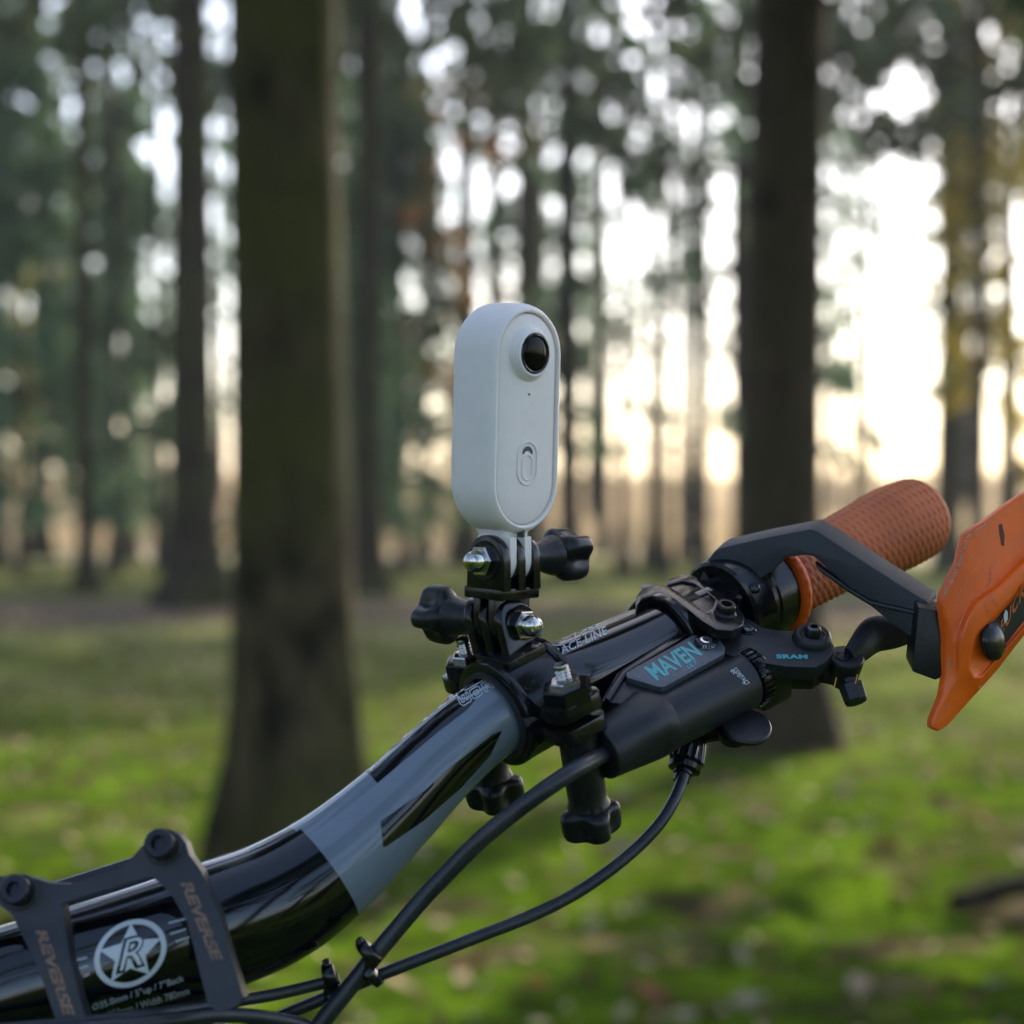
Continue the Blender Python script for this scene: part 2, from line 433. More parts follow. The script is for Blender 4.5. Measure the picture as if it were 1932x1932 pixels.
def trunk_bm(h, r, seg, lean, seed, flare=1.7, stubs=0):
    bm = bmesh.new(); rings = []
    n = int(h / 0.22) if seg > 16 else int(h / 0.7)
    for k in range(n + 1):
        z = -0.12 + (h + 0.12) * k / n
        zz = max(0, z)
        rr = r * (1 - 0.62 * (zz / h)) * (1 + (flare - 1) * math.exp(-zz / (r * 1.6)))
        ring = []
        for i in range(seg):
            a = 2 * math.pi * i / seg
            w = 1 + 0.05 * noise.noise(Vector((math.cos(a) * 1.8, math.sin(a) * 1.8, z * 0.8 + seed * 9))) + 0.035 * noise.noise(Vector((math.cos(a) * 7, math.sin(a) * 7, z * 4 + seed)))
            w += 0.22 * math.exp(-zz / (r * 1.3)) * math.cos(a * 5 + seed) 
            ring.append(bm.verts.new((math.cos(a) * rr * w + lean[0] * zz + 0.02 * math.sin(z * 0.9 + seed), math.sin(a) * rr * w + lean[1] * zz, z)))
        rings.append(ring)
    for a, b in zip(rings, rings[1:]):
        for i in range(seg):
            j = (i + 1) % seg; bm.faces.new((a[i], a[j], b[j], b[i]))
    bm.faces.new(rings[-1])
    return bm
def branch_mesh(h0, h1, n, seed, length, r):
    """dead limbs and stubs, joined"""
    rnd = random.Random(seed); bm = bmesh.new()
    for _ in range(n):
        z = rnd.uniform(h0, h1); a = rnd.uniform(0, 6.28); Lh = length * rnd.uniform(0.25, 1)
        p = Vector((math.cos(a) * r * 0.6, math.sin(a) * r * 0.6, z)); d = Vector((math.cos(a), math.sin(a), rnd.uniform(-.25, .25)))
        pts = [p, p + d * Lh * .5 + Vector((0, 0, -.03)), p + d * Lh + Vector((0, 0, -.12 * Lh))]
        tube(bm, pts, [0.028, 0.017, 0.005], 5)
    return bm
def crown_mesh(name, h0, h1, rad, nbr, per, leaf, seed, mats, droop=0.35, cone=True):
    """needle sprays / leaves set along limbs, as small faces through the crown's volume"""
    g = np.random.default_rng(seed)
    P = []; S = []
    for k in range(nbr):
        t = g.uniform(0, 1) ** 0.9
        z = h0 + (h1 - h0) * t
        L_ = rad * ((1 - t) ** 0.6 * 0.85 + 0.15 if cone else math.sqrt(max(0.05, 1 - (2 * t - 1) ** 2))) * g.uniform(0.6, 1.1)
        a = g.uniform(0, 2 * math.pi)
        s = g.uniform(0.15, 1, per) ** 0.7
        lat = g.normal(0, 0.10 * L_ + 0.05, per) * s
        px = np.cos(a) * L_ * s - np.sin(a) * lat; py = np.sin(a) * L_ * s + np.cos(a) * lat
        pz = z - droop * L_ * s ** 1.5 + g.normal(0, 0.06 + 0.03 * L_, per) - (g.random(per) ** 2) * 0.25
        P.append(np.stack([px, py, pz], 1)); S.append(leaf * g.uniform(0.5, 1.3, per))
    P = np.concatenate(P); S = np.concatenate(S); n = len(P)
    u = g.normal(size=(n, 3)); u[:, 2] -= 0.4; u /= np.linalg.norm(u, axis=1)[:, None]
    w = g.normal(size=(n, 3)); w -= (w * u).sum(1)[:, None] * u; w /= np.linalg.norm(w, axis=1)[:, None]
    u *= S[:, None]; w *= (S * 0.45)[:, None]
    vs = np.empty((n, 4, 3), np.float32)
    vs[:, 0] = P - u; vs[:, 1] = P + w; vs[:, 2] = P + u; vs[:, 3] = P - w
    me = bpy.data.meshes.new(name)
    me.vertices.add(n * 4); me.vertices.foreach_set('co', vs.reshape(-1))
    me.loops.add(n * 4); me.loops.foreach_set('vertex_index', np.arange(n * 4, dtype=np.int32))
    me.polygons.add(n); me.polygons.foreach_set('loop_start', np.arange(0, n * 4, 4, dtype=np.int32)); me.polygons.foreach_set('loop_total', np.full(n, 4, np.int32))
    for m in mats: me.materials.append(m)
    if len(mats) > 1: me.polygons.foreach_set('material_index', (g.random(n) < 0.12).astype(np.int32))
    me.update(); return me

# crowns shared by alike trees
CROWN_HIGH = [crown_mesh('crown', 6.5, 17, 2.3, 80, 70, 0.16, 20 + i, [NEEDLD]) for i in range(3)]
CROWN_LOW = [crown_mesh('crown', 2.4, 15, 1.7, 32, 62, 0.13, 40 + i, [NEEDLE]) for i in range(4)]
CROWN_THIN = [crown_mesh('crown', 3.9, 15, 1.5, 24, 52, 0.12, 90 + i, [NEEDLD]) for i in range(3)]
CROWN_DENSE = crown_mesh('crown', 4.4, 14, 2.3, 170, 130, 0.17, 33, [NEEDLD])
CROWN_YOUNG = [crown_mesh('crown', 0.9, 8, 1.6, 130, 80, 0.10, 60 + i, [NEEDLE]) for i in range(2)]
CROWN_YEL = [crown_mesh('crown', 1.5, 9.5, 1.5, 90, 60, 0.11, 70 + i, [YELLOW, NEEDLE], 0.1, False) for i in range(2)]
CROWN_RUST = [crown_mesh('crown', 2.4, 8, 1.6, 40, 40, 0.07, 80, [RUSTL], 0.1, False)]

def tree(u, v_base, w_px, name, label, group=None, crown=None, barkm=BARK1, lean=(0, 0), h=17, seg=12, flare=1.7, stubs=14, rot=None, xy=None, r=None, share=None, stublen=0.9):
    if xy is None:
        D = 1.2 * K / (v_base - 930); x = (u - 966) / K * D
        r = w_px / K * D / 2
    else: x, D = xy
    z = ground_h(x, D)
    t = thing(name, (x, D, z), label, 'tree', group)
    t.rotation_euler = (0, 0, rot if rot is not None else 0)
    if share:
        for c0 in share.children:
            c = c0.copy(); COL.objects.link(c); c.parent = t; c.matrix_parent_inverse = Matrix()
            OFF[c.name] = Vector(t.location)
        t.scale = share.scale * random.uniform(0.85, 1.15)
        return t
    OFF[t.name] = Vector((0, 0, 0))
    obj('trunk', trunk_bm(h, r, seg, lean, u * 0.013 + D, flare), barkm, t)
    if stubs: tag(obj('dead_branches', branch_mesh(1.2, 6.5, stubs, int(u + D * 7), stublen, r), barkm, t), kind='stuff')
    if crown:
        c = bpy.data.objects.new('crown', crown); COL.objects.link(c); c.parent = t; OFF[c.name] = Vector((0, 0, 0))
    return t

tree(548, 1610, 226, 'spruce_tree', 'broad mossy spruce trunk standing closest, left of the white camera', crown=CROWN_HIGH[0], barkm=BARK0, seg=48, flare=1.45, stubs=7, stublen=.35, lean=(-0.003, 0))
tree(1478, 1420, 160, 'spruce_tree', 'broad brown spruce trunk standing behind the orange handlebar grip', crown=CROWN_HIGH[1], barkm=BARK00, seg=40, flare=1.7, stubs=6, stublen=.3, lean=(0.004, 0))
tree(370, 1140, 92, 'spruce_tree', 'dark spruce trunk with flared foot just left of the broad mossy trunk', crown=CROWN_HIGH[2], seg=24, flare=2.0, stubs=10, stublen=.5, lean=(-0.012, 0))
tree(165, 1118, 38, 'spruce_tree', 'slim dark spruce trunk leaning slightly near the left edge of the photo', crown=CROWN_HIGH[0], seg=18, flare=2.2, stubs=12, lean=(-0.012, 0))
tree(698, 1120, 58, 'spruce_tree', 'dark spruce trunk half hidden behind the right side of the broad mossy trunk', crown=CROWN_HIGH[1], seg=20, flare=2.0, stubs=10, lean=(-0.004, 0))
tree(-18, 1070, 50, 'spruce_tree', 'dark spruce trunk cut off by the left edge of the photo', crown=CROWN_HIGH[2], seg=18, flare=2.0)
tree(1068, 1085, 34, 'spruce_tree', 'slim spruce trunk rising right behind the right side of the white camera', crown=CROWN_HIGH[0], seg=16, lean=(-0.004, 0))
tree(1225, 1075, 22, 'spruce_tree', 'thin spruce trunk standing left of the two tall bright sky gaps', crown=None, seg=12)
tree(1327, 1085, 26, 'spruce_tree', 'thin spruce trunk between two tall bright gaps left of the broad brown trunk', crown=CROWN_LOW[1], seg=14)
tree(1775, 1085, 22, 'spruce_tree', 'thin dark spruce trunk beside the widest bright sky gap', crown=None, seg=14, lean=(0.006, 0))
tree(1846, 1090, 34, 'spruce_tree', 'dark spruce trunk near the right edge in front of yellow leaves', crown=CROWN_HIGH[1], barkm=BARK2, seg=16, lean=(0.004, 0))
tree(880, 1062, 46, 'spruce_tree', 'dim spruce trunk rising directly above left of the white camera', crown=CROWN_LOW[0], seg=14)
tree(1000, 1050, 40, 'spruce_tree', 'dim spruce trunk behind the white camera hidden below its top', crown=CROWN_LOW[3], seg=14)
tree(1140, 1050, 24, 'spruce_tree', 'thin spruce trunk between the white camera and the left tall sky gap', crown=CROWN_LOW[2], seg=12)
tree(75, 1052, 40, 'spruce_tree', 'hazy grey green trunk at far left behind the slim leaning trunk', crown=CROWN_LOW[2], seg=14)
tree(250, 1056, 22, 'spruce_tree', 'thin pale trunk between the slim leaning trunk and the flared dark trunk', crown=CROWN_LOW[1], seg=12)

tree(0, 0, 0, 'spruce_tree', 'spruce whose boughs close the top of the widest sky gap on its left', crown=CROWN_HIGH[0], xy=((1492 - 966) / K * 29, 29), r=.13, seg=12)
tree(0, 0, 0, 'spruce_tree', 'spruce whose boughs hang over the top of the widest sky gap on its right', crown=CROWN_HIGH[2], xy=((1800 - 966) / K * 33, 33), r=.13, seg=12, rot=2)
BARKD = bark('dark_spruce_bark', (0.006, 0.005, 0.003), (0.026, 0.020, 0.012), (0.018, 0.018, 0.006))
for u_, vb_, w_, lab_ in ((938, 1072, 26, 'slim trunk seen just left of the top of the white camera'), (1180, 1080, 24, 'slim dark trunk midway between the white camera and the two tall gaps'), (1288, 1062, 18, 'very thin trunk inside the brightest of the tall gaps'),
                          (1392, 1078, 24, 'slim trunk right beside the left edge of the broad brown trunk'), (800, 1060, 24, 'slim trunk between the broad mossy trunk and the white camera'), (1640, 1066, 18, 'very thin trunk inside the left part of the widest gap'), (985, 1078, 22, 'slim dark trunk directly above the white camera'), (1255, 1085, 24, 'slim dark trunk at the left edge of the brightest tall gap'), (758, 1075, 22, 'slim dark trunk a little right of the half hidden trunk'), (215, 1082, 22, 'slim dark trunk just right of the slim leaning trunk'), (1895, 1066, 22, 'slim trunk close to the right edge amid yellow leaves'), (300, 1070, 20, 'thin trunk just left of the flared dark trunk')):
    tree(u_, vb_, w_, 'spruce_tree', lab_, barkm=BARKD, seg=10, stubs=6, stublen=.4, lean=(random.uniform(-.006, .006), 0))
tree(0, 0, 0, 'spruce_tree', 'spruce with ragged boughs that fills the left half of the widest gap', crown=CROWN_LOW[1], barkm=BARKD, xy=((1612 - 966) / K * 42, 42), r=.12, seg=10)
# farther forest: trees one can count but not tell apart
protoA = tree(0, 0, 0, 'spruce_tree', 'slender spruce with low green boughs among the blurred farther forest', 'spruces in the farther forest', crown=CROWN_LOW[0], xy=(-3.0, 50), r=0.17, seg=10, stubs=20)
protoB = tree(0, 0, 0, 'spruce_tree', 'slender spruce with low green boughs among the blurred farther forest', 'spruces in the farther forest', crown=CROWN_LOW[1], xy=(2.1, 56), r=0.2, seg=10, stubs=20)
protoT = [tree(0, 0, 0, 'spruce_tree', 'slender dark spruce with thin crown among the blurred farther forest', 'thin spruces in the farther forest', crown=CROWN_THIN[k], barkm=BARKD, xy=q, r=0.16, seg=10, stubs=16) for k, q in enumerate([(4.2, 52), (7.0, 60), (1.2, 43)])]
protoC = tree(0, 0, 0, 'spruce_tree', 'slender spruce with low green boughs among the blurred farther forest', 'spruces in the farther forest', crown=CROWN_LOW[3], xy=(-9.0, 47), r=0.16, seg=10, stubs=20)
placed = [(-3.0, 50), (2.1, 56), (-9, 47), (4.2, 52), (7, 60), (1.2, 43)]
rnd = random.Random(5)
def far_ok(x, y):
    u = 966 + x / y * K
    if 1575 < u < 1640: return rnd.random() < 0.25 and y > 45
    if 1640 <= u < 1765: return False               # the wide gap that opens on the field
    if 1235 < u < 1318 or 1340 < u < 1400: return rnd.random() < 0.18
    return all((x - a) ** 2 + (y - b) ** 2 > 2.0 for a, b in placed)
cnt = 0
while cnt < 38:
    y = rnd.uniform(30, 74); x = rnd.uniform(-0.29, 0.29) * y
    u = 966 + x / y * K
    if not far_ok(x, y): continue
    placed.append((x, y)); cnt += 1
    if rnd.random() < (0.25 if u < 700 else 0.85):
        tree(0, 0, 0, 'spruce_tree', 'slender dark spruce with thin crown among the blurred farther forest', 'thin spruces in the farther forest', xy=(x, y), share=rnd.choice(protoT), rot=rnd.uniform(0, 6.28))
    else:
        tree(0, 0, 0, 'spruce_tree', 'slender spruce with low green boughs among the blurred farther forest', 'spruces in the farther forest', xy=(x, y), share=rnd.choice([protoA, protoB, protoC]), rot=rnd.uniform(0, 6.28))
rnd3 = random.Random(17)                            # the farther forest goes on past both edges of the picture
for k in range(46):
    y = rnd3.uniform(24, 72); x = rnd3.choice((-1, -1, 1)) * rnd3.uniform(0.33, 0.85) * y
    if x > 0 and x / y < 0.62 and math.hypot(x, y) < 40: continue    # keep the sun's lane to the path open
    tree(0, 0, 0, 'spruce_tree', 'spruce of the farther forest standing beyond the edges of the picture', 'farther spruces beyond the picture edges', xy=(x, y), share=rnd3.choice([protoA, protoB, protoC] + protoT), rot=rnd3.uniform(0, 6.28))
# the wood goes on to the sides of, above and behind the photographer
protoD = tree(0, 0, 0, 'spruce_tree', 'tall spruce of the wood around the path, outside the picture', 'spruces around the path', crown=CROWN_HIGH[0], xy=(-5.6, -4.4), r=0.19, seg=16, stubs=10)
protoE = tree(0, 0, 0, 'spruce_tree', 'tall spruce of the wood around the path, outside the picture', 'spruces around the path', crown=CROWN_LOW[2], xy=(6.0, -7.5), r=0.19, seg=12, stubs=16)
placed2 = [(-5.6, -4.4), (6, -7.5)]
cnt = 0
while cnt < 40:
    a = rnd.uniform(0, 2 * math.pi); rr = rnd.uniform(4.4, 24)
    x, y = math.sin(a) * rr, math.cos(a) * rr
    if y > 0 and abs(x) < 0.27 * y + 1.5: continue
    if math.degrees(a) < 200 and rnd.random() < 0.72: continue  # unseen trees kept sparse on this side, so the left stays darker
    if any((x - p) ** 2 + (y - q) ** 2 < 6.0 for p, q in placed2): continue
    placed2.append((x, y)); cnt += 1
    tree(0, 0, 0, 'spruce_tree', 'tall spruce of the wood around the path, outside the picture', 'spruces around the path', xy=(x, y), share=protoE if rr > 9 and rnd.random() < .8 else protoD, rot=rnd.uniform(0, 6.28))

for (az, rr, sc_) in ((26, 6.6, .82), (27, 10.5, 1.05), (21, 9.6, .9)):  # unseen trees added towards the sun to keep direct light off the bike
    t = tree(0, 0, 0, 'spruce_tree', 'dense spruce added outside the picture to shade the bike', 'dense spruces added for shade', crown=CROWN_DENSE, xy=(math.sin(R(az)) * rr, math.cos(R(az)) * rr), r=.13, seg=12, stubs=0, rot=az)
    t.scale = (sc_, sc_, sc_)
for i, (u, D, s, lab) in enumerate([(1912, 31, 1.0, 'yellow leaved autumn tree at the right edge behind the dark trunk'), (5, 38, 0.8, 'yellow leaved autumn tree low at the left edge of the photo')]):
    t = tree(0, 0, 0, 'autumn_tree', lab, crown=CROWN_YEL[i], xy=((u - 966) / K * D, D), r=0.09, seg=10, h=8, stubs=0)
    t.scale = (s, s, s)
t = tree(0, 0, 0, 'autumn_tree', 'small autumn tree with rust coloured leaves above left of the white camera', crown=CROWN_RUST[0], xy=((880 - 966) / K * 33, 33), r=0.05, seg=8, h=8, stubs=0)
for i, (u, D) in enumerate([(40, 30), (235, 36), (760, 34), (600, 30)]):
    tree(0, 0, 0, 'young_spruce', ['young blue green spruce at the left edge', 'young blue green spruce between the slim leaning trunk and the flared trunk', 'young blue green spruce just right of the broad mossy trunk', 'young spruce mostly hidden behind the broad mossy trunk'][i], crown=CROWN_YOUNG[i % 2], xy=((u - 966) / K * D, D), r=0.06, seg=8, h=8, stubs=0, rot=i)

# ------------------------------------------------------------------ litter on the forest floor
def leaf_bm(s, curl=0.25):
    bm = bmesh.new(); n = 8; L_, R_ = [], []
    for i in range(n + 1):
        t = i / n; w = 0.36 * math.sin(math.pi * t ** 0.8) * (1 + 0.18 * math.sin(t * 19)); z = curl * (t - 0.5) ** 2
        L_.append(bm.verts.new(((t - .5) * s, w * s, (z + 0.12) * s))); R_.append(bm.verts.new(((t - .5) * s, -w * s, (z + 0.12) * s)))
    M_ = [bm.verts.new(((i / n - .5) * s, 0, curl * (i / n - .5) ** 2 * s + 0.02 * s)) for i in range(n + 1)]
    for i in range(n):
        for a, b in ((L_, M_), (M_, R_)):
            try: bm.faces.new((a[i], a[i + 1], b[i + 1], b[i]))
            except ValueError: pass
    bmesh.ops.remove_doubles(bm, verts=bm.verts, dist=1e-5)
    return bm
LEAF_M = [leafmat('pale_beech_leaf', (0.46, 0.32, 0.22), 0.2), leafmat('brown_beech_leaf', (0.20, 0.09, 0.05), 0.2), leafmat('grey_dry_leaf', (0.24, 0.21, 0.16), 0.1)]
leaf0 = None
spots = [(1135, 1785, 0), (1305, 1768, 2), (1545, 1668, 1), (1290, 1560, 0), (1175, 1612, 2), (750, 1905, 0), (900, 1850, 1), (560, 1810, 2), (1450, 1860, 1), (1700, 1700, 0), (1590, 1520, 2), (1380, 1480, 0),
         (1845, 1560, 1), (1620, 1890, 0), (1230, 1905, 1), (1060, 1700, 2), (150, 1480, 1), (250, 1330, 0), (80, 1620, 2), (1445, 1415, 2), (1760, 1480, 0), (1880, 1890, 2), (1010, 1890, 1), (780, 1330, 1)]
leafw = ['pale beige', 'brown', 'grey']
protoL = []
for m in LEAF_M:
    bm = leaf_bm(0.075); me = bpy.data.meshes.new('fallen_leaf'); finish_bm(bm); bm.to_mesh(me); bm.free(); me.materials.append(m); protoL.append(me)
for k, (u, v, mi) in enumerate(spots):
    D = 1.2 * K / (v - 930); x = (u - 966) / K * D
    o = bpy.data.objects.new('fallen_leaf', protoL[mi]); COL.objects.link(o)
    o.location = (x, D, ground_h(x, D) + 0.02); o.rotation_euler = (rnd.uniform(-.6, .9), rnd.uniform(-.5, .5), rnd.uniform(0, 6.28)); s = rnd.uniform(.8, 1.5); o.scale = (s, s, s)
    tag(o, '%s fallen leaf curled on the blurred moss below the bike' % leafw[mi], 'leaf', '%s leaves lying on the moss' % leafw[mi])
# dead branch on the right
bm = bmesh.new(); D = 6.1; x0 = (1800 - 966) / K * D
p = [Vector((x0, D, ground_h(x0, D) + .05)), Vector((x0 + .25, D + .06, ground_h(x0 + .25, D) + .09)), Vector((x0 + .7, D + .02, ground_h(x0 + .7, D) + .06))]
tube(bm, catmull(p, 5), 0.035, 10)
tag(obj('fallen_branch', bm, BARK2), 'dark fallen branch lying on the moss near the lower right edge', 'branch')
# loose litter and moss tufts nobody could count
def scatter(name, n, gen, mats, lab, cat):
    g = np.random.default_rng(len(name) * 3)
    P, S, up = gen(g, n)
    u = g.normal(size=(n, 3)); u[:, 2] = u[:, 2] * 0.35 if not up else np.abs(u[:, 2]) + 2.0
    u /= np.linalg.norm(u, axis=1)[:, None]
    w = g.normal(size=(n, 3)); w[:, 2] *= 0.35; w -= (w * u).sum(1)[:, None] * u; w /= np.linalg.norm(w, axis=1)[:, None]
    a = u * S[:, None]; b = w * (S * (0.6 if not up else 0.09))[:, None]
    vs = np.empty((n, 4, 3), np.float32)
    if up: vs[:, 0] = P - b; vs[:, 1] = P + b; vs[:, 2] = P + a + b * .3; vs[:, 3] = P + a - b * .3
    else: vs[:, 0] = P - a; vs[:, 1] = P + b; vs[:, 2] = P + a; vs[:, 3] = P - b
    me = bpy.data.meshes.new(name)
    me.vertices.add(n * 4); me.vertices.foreach_set('co', vs.reshape(-1))
    me.loops.add(n * 4); me.loops.foreach_set('vertex_index', np.arange(n * 4, dtype=np.int32))
    me.polygons.add(n); me.polygons.foreach_set('loop_start', np.arange(0, n * 4, 4, dtype=np.int32)); me.polygons.foreach_set('loop_total', np.full(n, 4, np.int32))
    for m in mats: me.materials.append(m)
    if len(mats) > 1: me.polygons.foreach_set('material_index', g.integers(0, len(mats), n).astype(np.int32))
    me.update(); o = bpy.data.objects.new(name, me); COL.objects.link(o); tag(o, lab, cat, kind='stuff'); return o
def area(g, n, d0, d1, lo, hi, up, zoff):
    D = np.sqrt(g.uniform(d0 ** 2, d1 ** 2, n)); x = g.uniform(-0.32, 0.32, n) * D
    z = np.array([ground_h(a, b) for a, b in zip(x, D)]) + zoff
    return np.stack([x, D, z], 1), g.uniform(lo, hi, n), up
MOSS1 = leafmat('bright_moss', (0.095, 0.15, 0.006), 0.35)
LITTER = leafmat('dead_litter', (0.16, 0.09, 0.05), 0.1)
LITTERP = leafmat('pale_litter', (0.42, 0.33, 0.22), 0.1)
scatter('leaf_litter', 7000, lambda g, n: area(g, n, 3.6, 22, .015, .04, False, .02), [LITTER, LITTER, LITTERP], 'loose brown leaf litter scattered over the mossy forest floor', 'leaf litter')
def moss_gen(g, n):
    P, S, up = area(g, n * 3, 3.6, 16, .012, .035, True, 0.0)
    keep = np.array([noise.noise(Vector((p[0] * .9, p[1] * .9, 7))) > 0.0 for p in P])
    P, S = P[keep][:n], S[keep][:n]
    while len(P) < n: P = np.concatenate([P, P])[:n]; S = np.concatenate([S, S])[:n]
    return P, S, up
scatter('moss_tufts', 40000, moss_gen, [MOSS1], 'bright green moss tufts on the forest floor', 'moss')
DRY = leafmat('dry_grass', (0.58, 0.46, 0.29), 0.4)
scatter('dry_grass', 20000, lambda g, n: area(g, n, 42, 95, .25, .8, True, 0.0), [DRY], 'tall dry tan grass on the open field beyond the trees', 'grass')

# ================================================================== THE BIKE
BIKE = thing('mountain_bike', V(100, 1990, .60), 'black mountain bike cockpit with grey banded riser handlebar and orange grip', 'bicycle')
# ---- handlebar: centre line and widths (photo px, distance)
cl = [(-330, 1990, .570, 246), (-80, 1902, .573, 247), (100, 1847, .577, 248), (265, 1797, .581, 249), (410, 1746, .586, 247), (525, 1698, .591, 235), (635, 1624, .597, 208),
      (744, 1524, .604, 177), (827, 1440, .610, 161), (900, 1375, .6145, 154), (975, 1329, .6195, 156), (1059, 1290, .628, 157), (1230, 1215, .650, 149), (1430, 1125, .675, 141)]
cp = [V(u, v, d) for u, v, d, w in cl]; cr = [w * d / K / 2 for u, v, d, w in cl]
NS = 14
pts = catmull(cp, NS); rad = [x[0] for x in catmull([Vector((r, 0, 0)) for r in cr], NS)]
bm = bmesh.new(); rings = tube(bm, pts, rad, 64)
bar = obj('handlebar', bm, [GLOSS, GREYL], BIKE, 'gloss black riser bar with a wide blue grey band and white lettering')
# grey band between the bend and the mount clamp
grey_lo = V(610, 1640, .5955); grey_hi = V(985, 1322, .62)
def s_of(p):
    i = min(range(len(pts)), key=lambda k: (pts[k] - p).length); return i
i0, i1 = s_of(grey_lo), s_of(grey_hi)
offB = OFF[bar.name]
for f in bar.data.polygons:
    i = s_of(f.center + offB)
    f.material_index = 1 if i0 <= i < i1 else 0
BARBV = bvh_of(bar)
# black wedges on the grey band
bm = bmesh.new()
poly2(bm, [(690, 1456), (700, 1463), (712, 1478), (760, 1437), (830, 1378), (880, 1340), (898, 1320), (895, 1308), (908, 1290), (930, 1268), (905, 1270), (860, 1300), (800, 1352), (740, 1405), (705, 1440)], 5)
poly2(bm, [(718, 1549), (723, 1598), (728, 1597), (800, 1548), (870, 1486), (925, 1425), (947, 1378), (930, 1385), (860, 1440), (800, 1492), (735, 1538)], 5)
lay('black_wedge', bm, GLOSS, bar, BARBV, 0.00010)
# ring edge of logo etc. on the bar
C = Vector((246, 1799)); X = Vector((68, -21)); Y = Vector((7, 61))
def af(x, y): p = C + X * x + Y * y; return (p.x, p.y)
bm = bmesh.new()
n = 48
vo = [bm.verts.new((*af(math.cos(6.2832 * i / n), math.sin(6.2832 * i / n)), 0)) for i in range(n)]
vi = [bm.verts.new((*af(.85 * math.cos(6.2832 * i / n), .85 * math.sin(6.2832 * i / n)), 0)) for i in range(n)]
for i in range(n): bm.faces.new((vo[i], vo[(i + 1) % n], vi[(i + 1) % n], vi[i]))
st = []
for k in range(10):
    a = -math.pi / 2 + 0.12 + k * math.pi / 5; rr = 0.9 if k % 2 == 0 else 0.44
    st.append(af(rr * math.cos(a), rr * math.sin(a)))
poly2(bm, st, 8)
lay('round_emblem', bm, PRINTB, bar, BARBV, 0.00012)
bm = text2('R', af(-0.46, 0.50), X * 0.86, -Y * 1.0, bold=0.05, shear=0.35)
lay('emblem_letter', bm, GLOSS, bar, BARBV, 0.0002, maxlen=8)
bm = text2('R', af(-0.34, 0.42), X * 0.70, -Y * 0.84, bold=-0.012, shear=0.35)
lay('emblem_letter', bm, PRINTB, bar, BARBV, 0.00026, maxlen=8)
bm = bmesh.new()
for q, (x0, y0) in enumerate([(318, 1742), (321, 1762), (331, 1777)]): stroke2(bm, [(x0, y0), (x0 + 34 - q * 4, y0 - 9)], 4)
for q, (x0, y0) in enumerate([(140, 1813), (148, 1828), (157, 1843)]): stroke2(bm, [(x0, y0), (x0 + 24 - q * 6, y0 - 6)], 4)
lay('dash_mark', bm, PRINT, bar, BARBV, maxlen=6)
lay('lettering', text2('Ø35.0mm / 5°up / 7°Back', (176, 1910), (172, -56), (-3, -16), .006), PRINT, bar, BARBV, maxlen=8)
lay('lettering', text2('250mm / Width 780mm', (206, 1921), (152, -46), (-3, -13), .006), PRINT, bar, BARBV, maxlen=8)
lay('lettering', text2('RACE LINE', (1049, 1241), (97, -44), (-3, -16), .018, space=1.05), PRINT, bar, BARBV, maxlen=8)
lay('lettering', text2('790', (1094, 1200), (34, -15), (-2, -8), .01), PRINT, bar, BARBV, maxlen=6)
bm = bmesh.new()
stroke2(bm, [(1036, 1213), (1046, 1218), (1058, 1218), (1086, 1207), (1084, 1196), (1060, 1204)], 2.0)
stroke2(bm, [(860, 1302), (862, 1313), (868, 1319), (880, 1318), (920, 1295), (930, 1279)], 2.6)
stroke2(bm, [(877, 1304), (900, 1291), (922, 1277)], 2.6)
lay('line_mark', bm, PRINT, bar, BARBV, maxlen=4)
# outlined techno letters W O R L
def outl(base, ang, strokes, w, wt):
    c, s = math.cos(ang), math.sin(ang)
    for q in strokes:
        stroke2(bm, [(base[0] + (x * c - y * s) * w, base[1] + (x * s + y * c) * w) for x, y in q], wt)
bm = bmesh.new(); aa = -0.55
W_ = [[(0, 0), (0, .75), (.18, 1), (1.05, 1), (1.22, .8), (1.22, 0), (.98, 0), (.98, .68), (.74, .68), (.74, 0), (.5, 0), (.5, .68), (.26, .68), (.26, 0), (0, 0)]]
O_ = [[(.15, 0), (0, .15), (0, .85), (.15, 1), (.95, 1), (1.1, .85), (1.1, .15), (.95, 0), (.15, 0)], [(.3, .3), (.3, .7), (.8, .7), (.8, .3), (.3, .3)]]
R_ = [[(0, 0), (0, 1), (.28, 1), (.28, .68), (.55, .68), (.78, 1), (1.08, 1), (.85, .62), (1.08, .5), (1.08, .12), (.95, 0), (0, 0)], [(.28, .26), (.28, .44), (.8, .44), (.8, .26), (.28, .26)]]
L_ = [[(0, 0), (0, .85), (.15, 1), (1.0, 1), (1.0, .7), (.28, .7), (.28, 0), (0, 0)]]
for k, ch in enumerate((W_, O_, R_, L_)):
    t = k * 26
    outl((863 + t * math.cos(aa), 1318 + t * math.sin(aa)), aa, ch, 18, 2.0)
lay('lettering', bm, PRINT, bar, BARBV, maxlen=5)

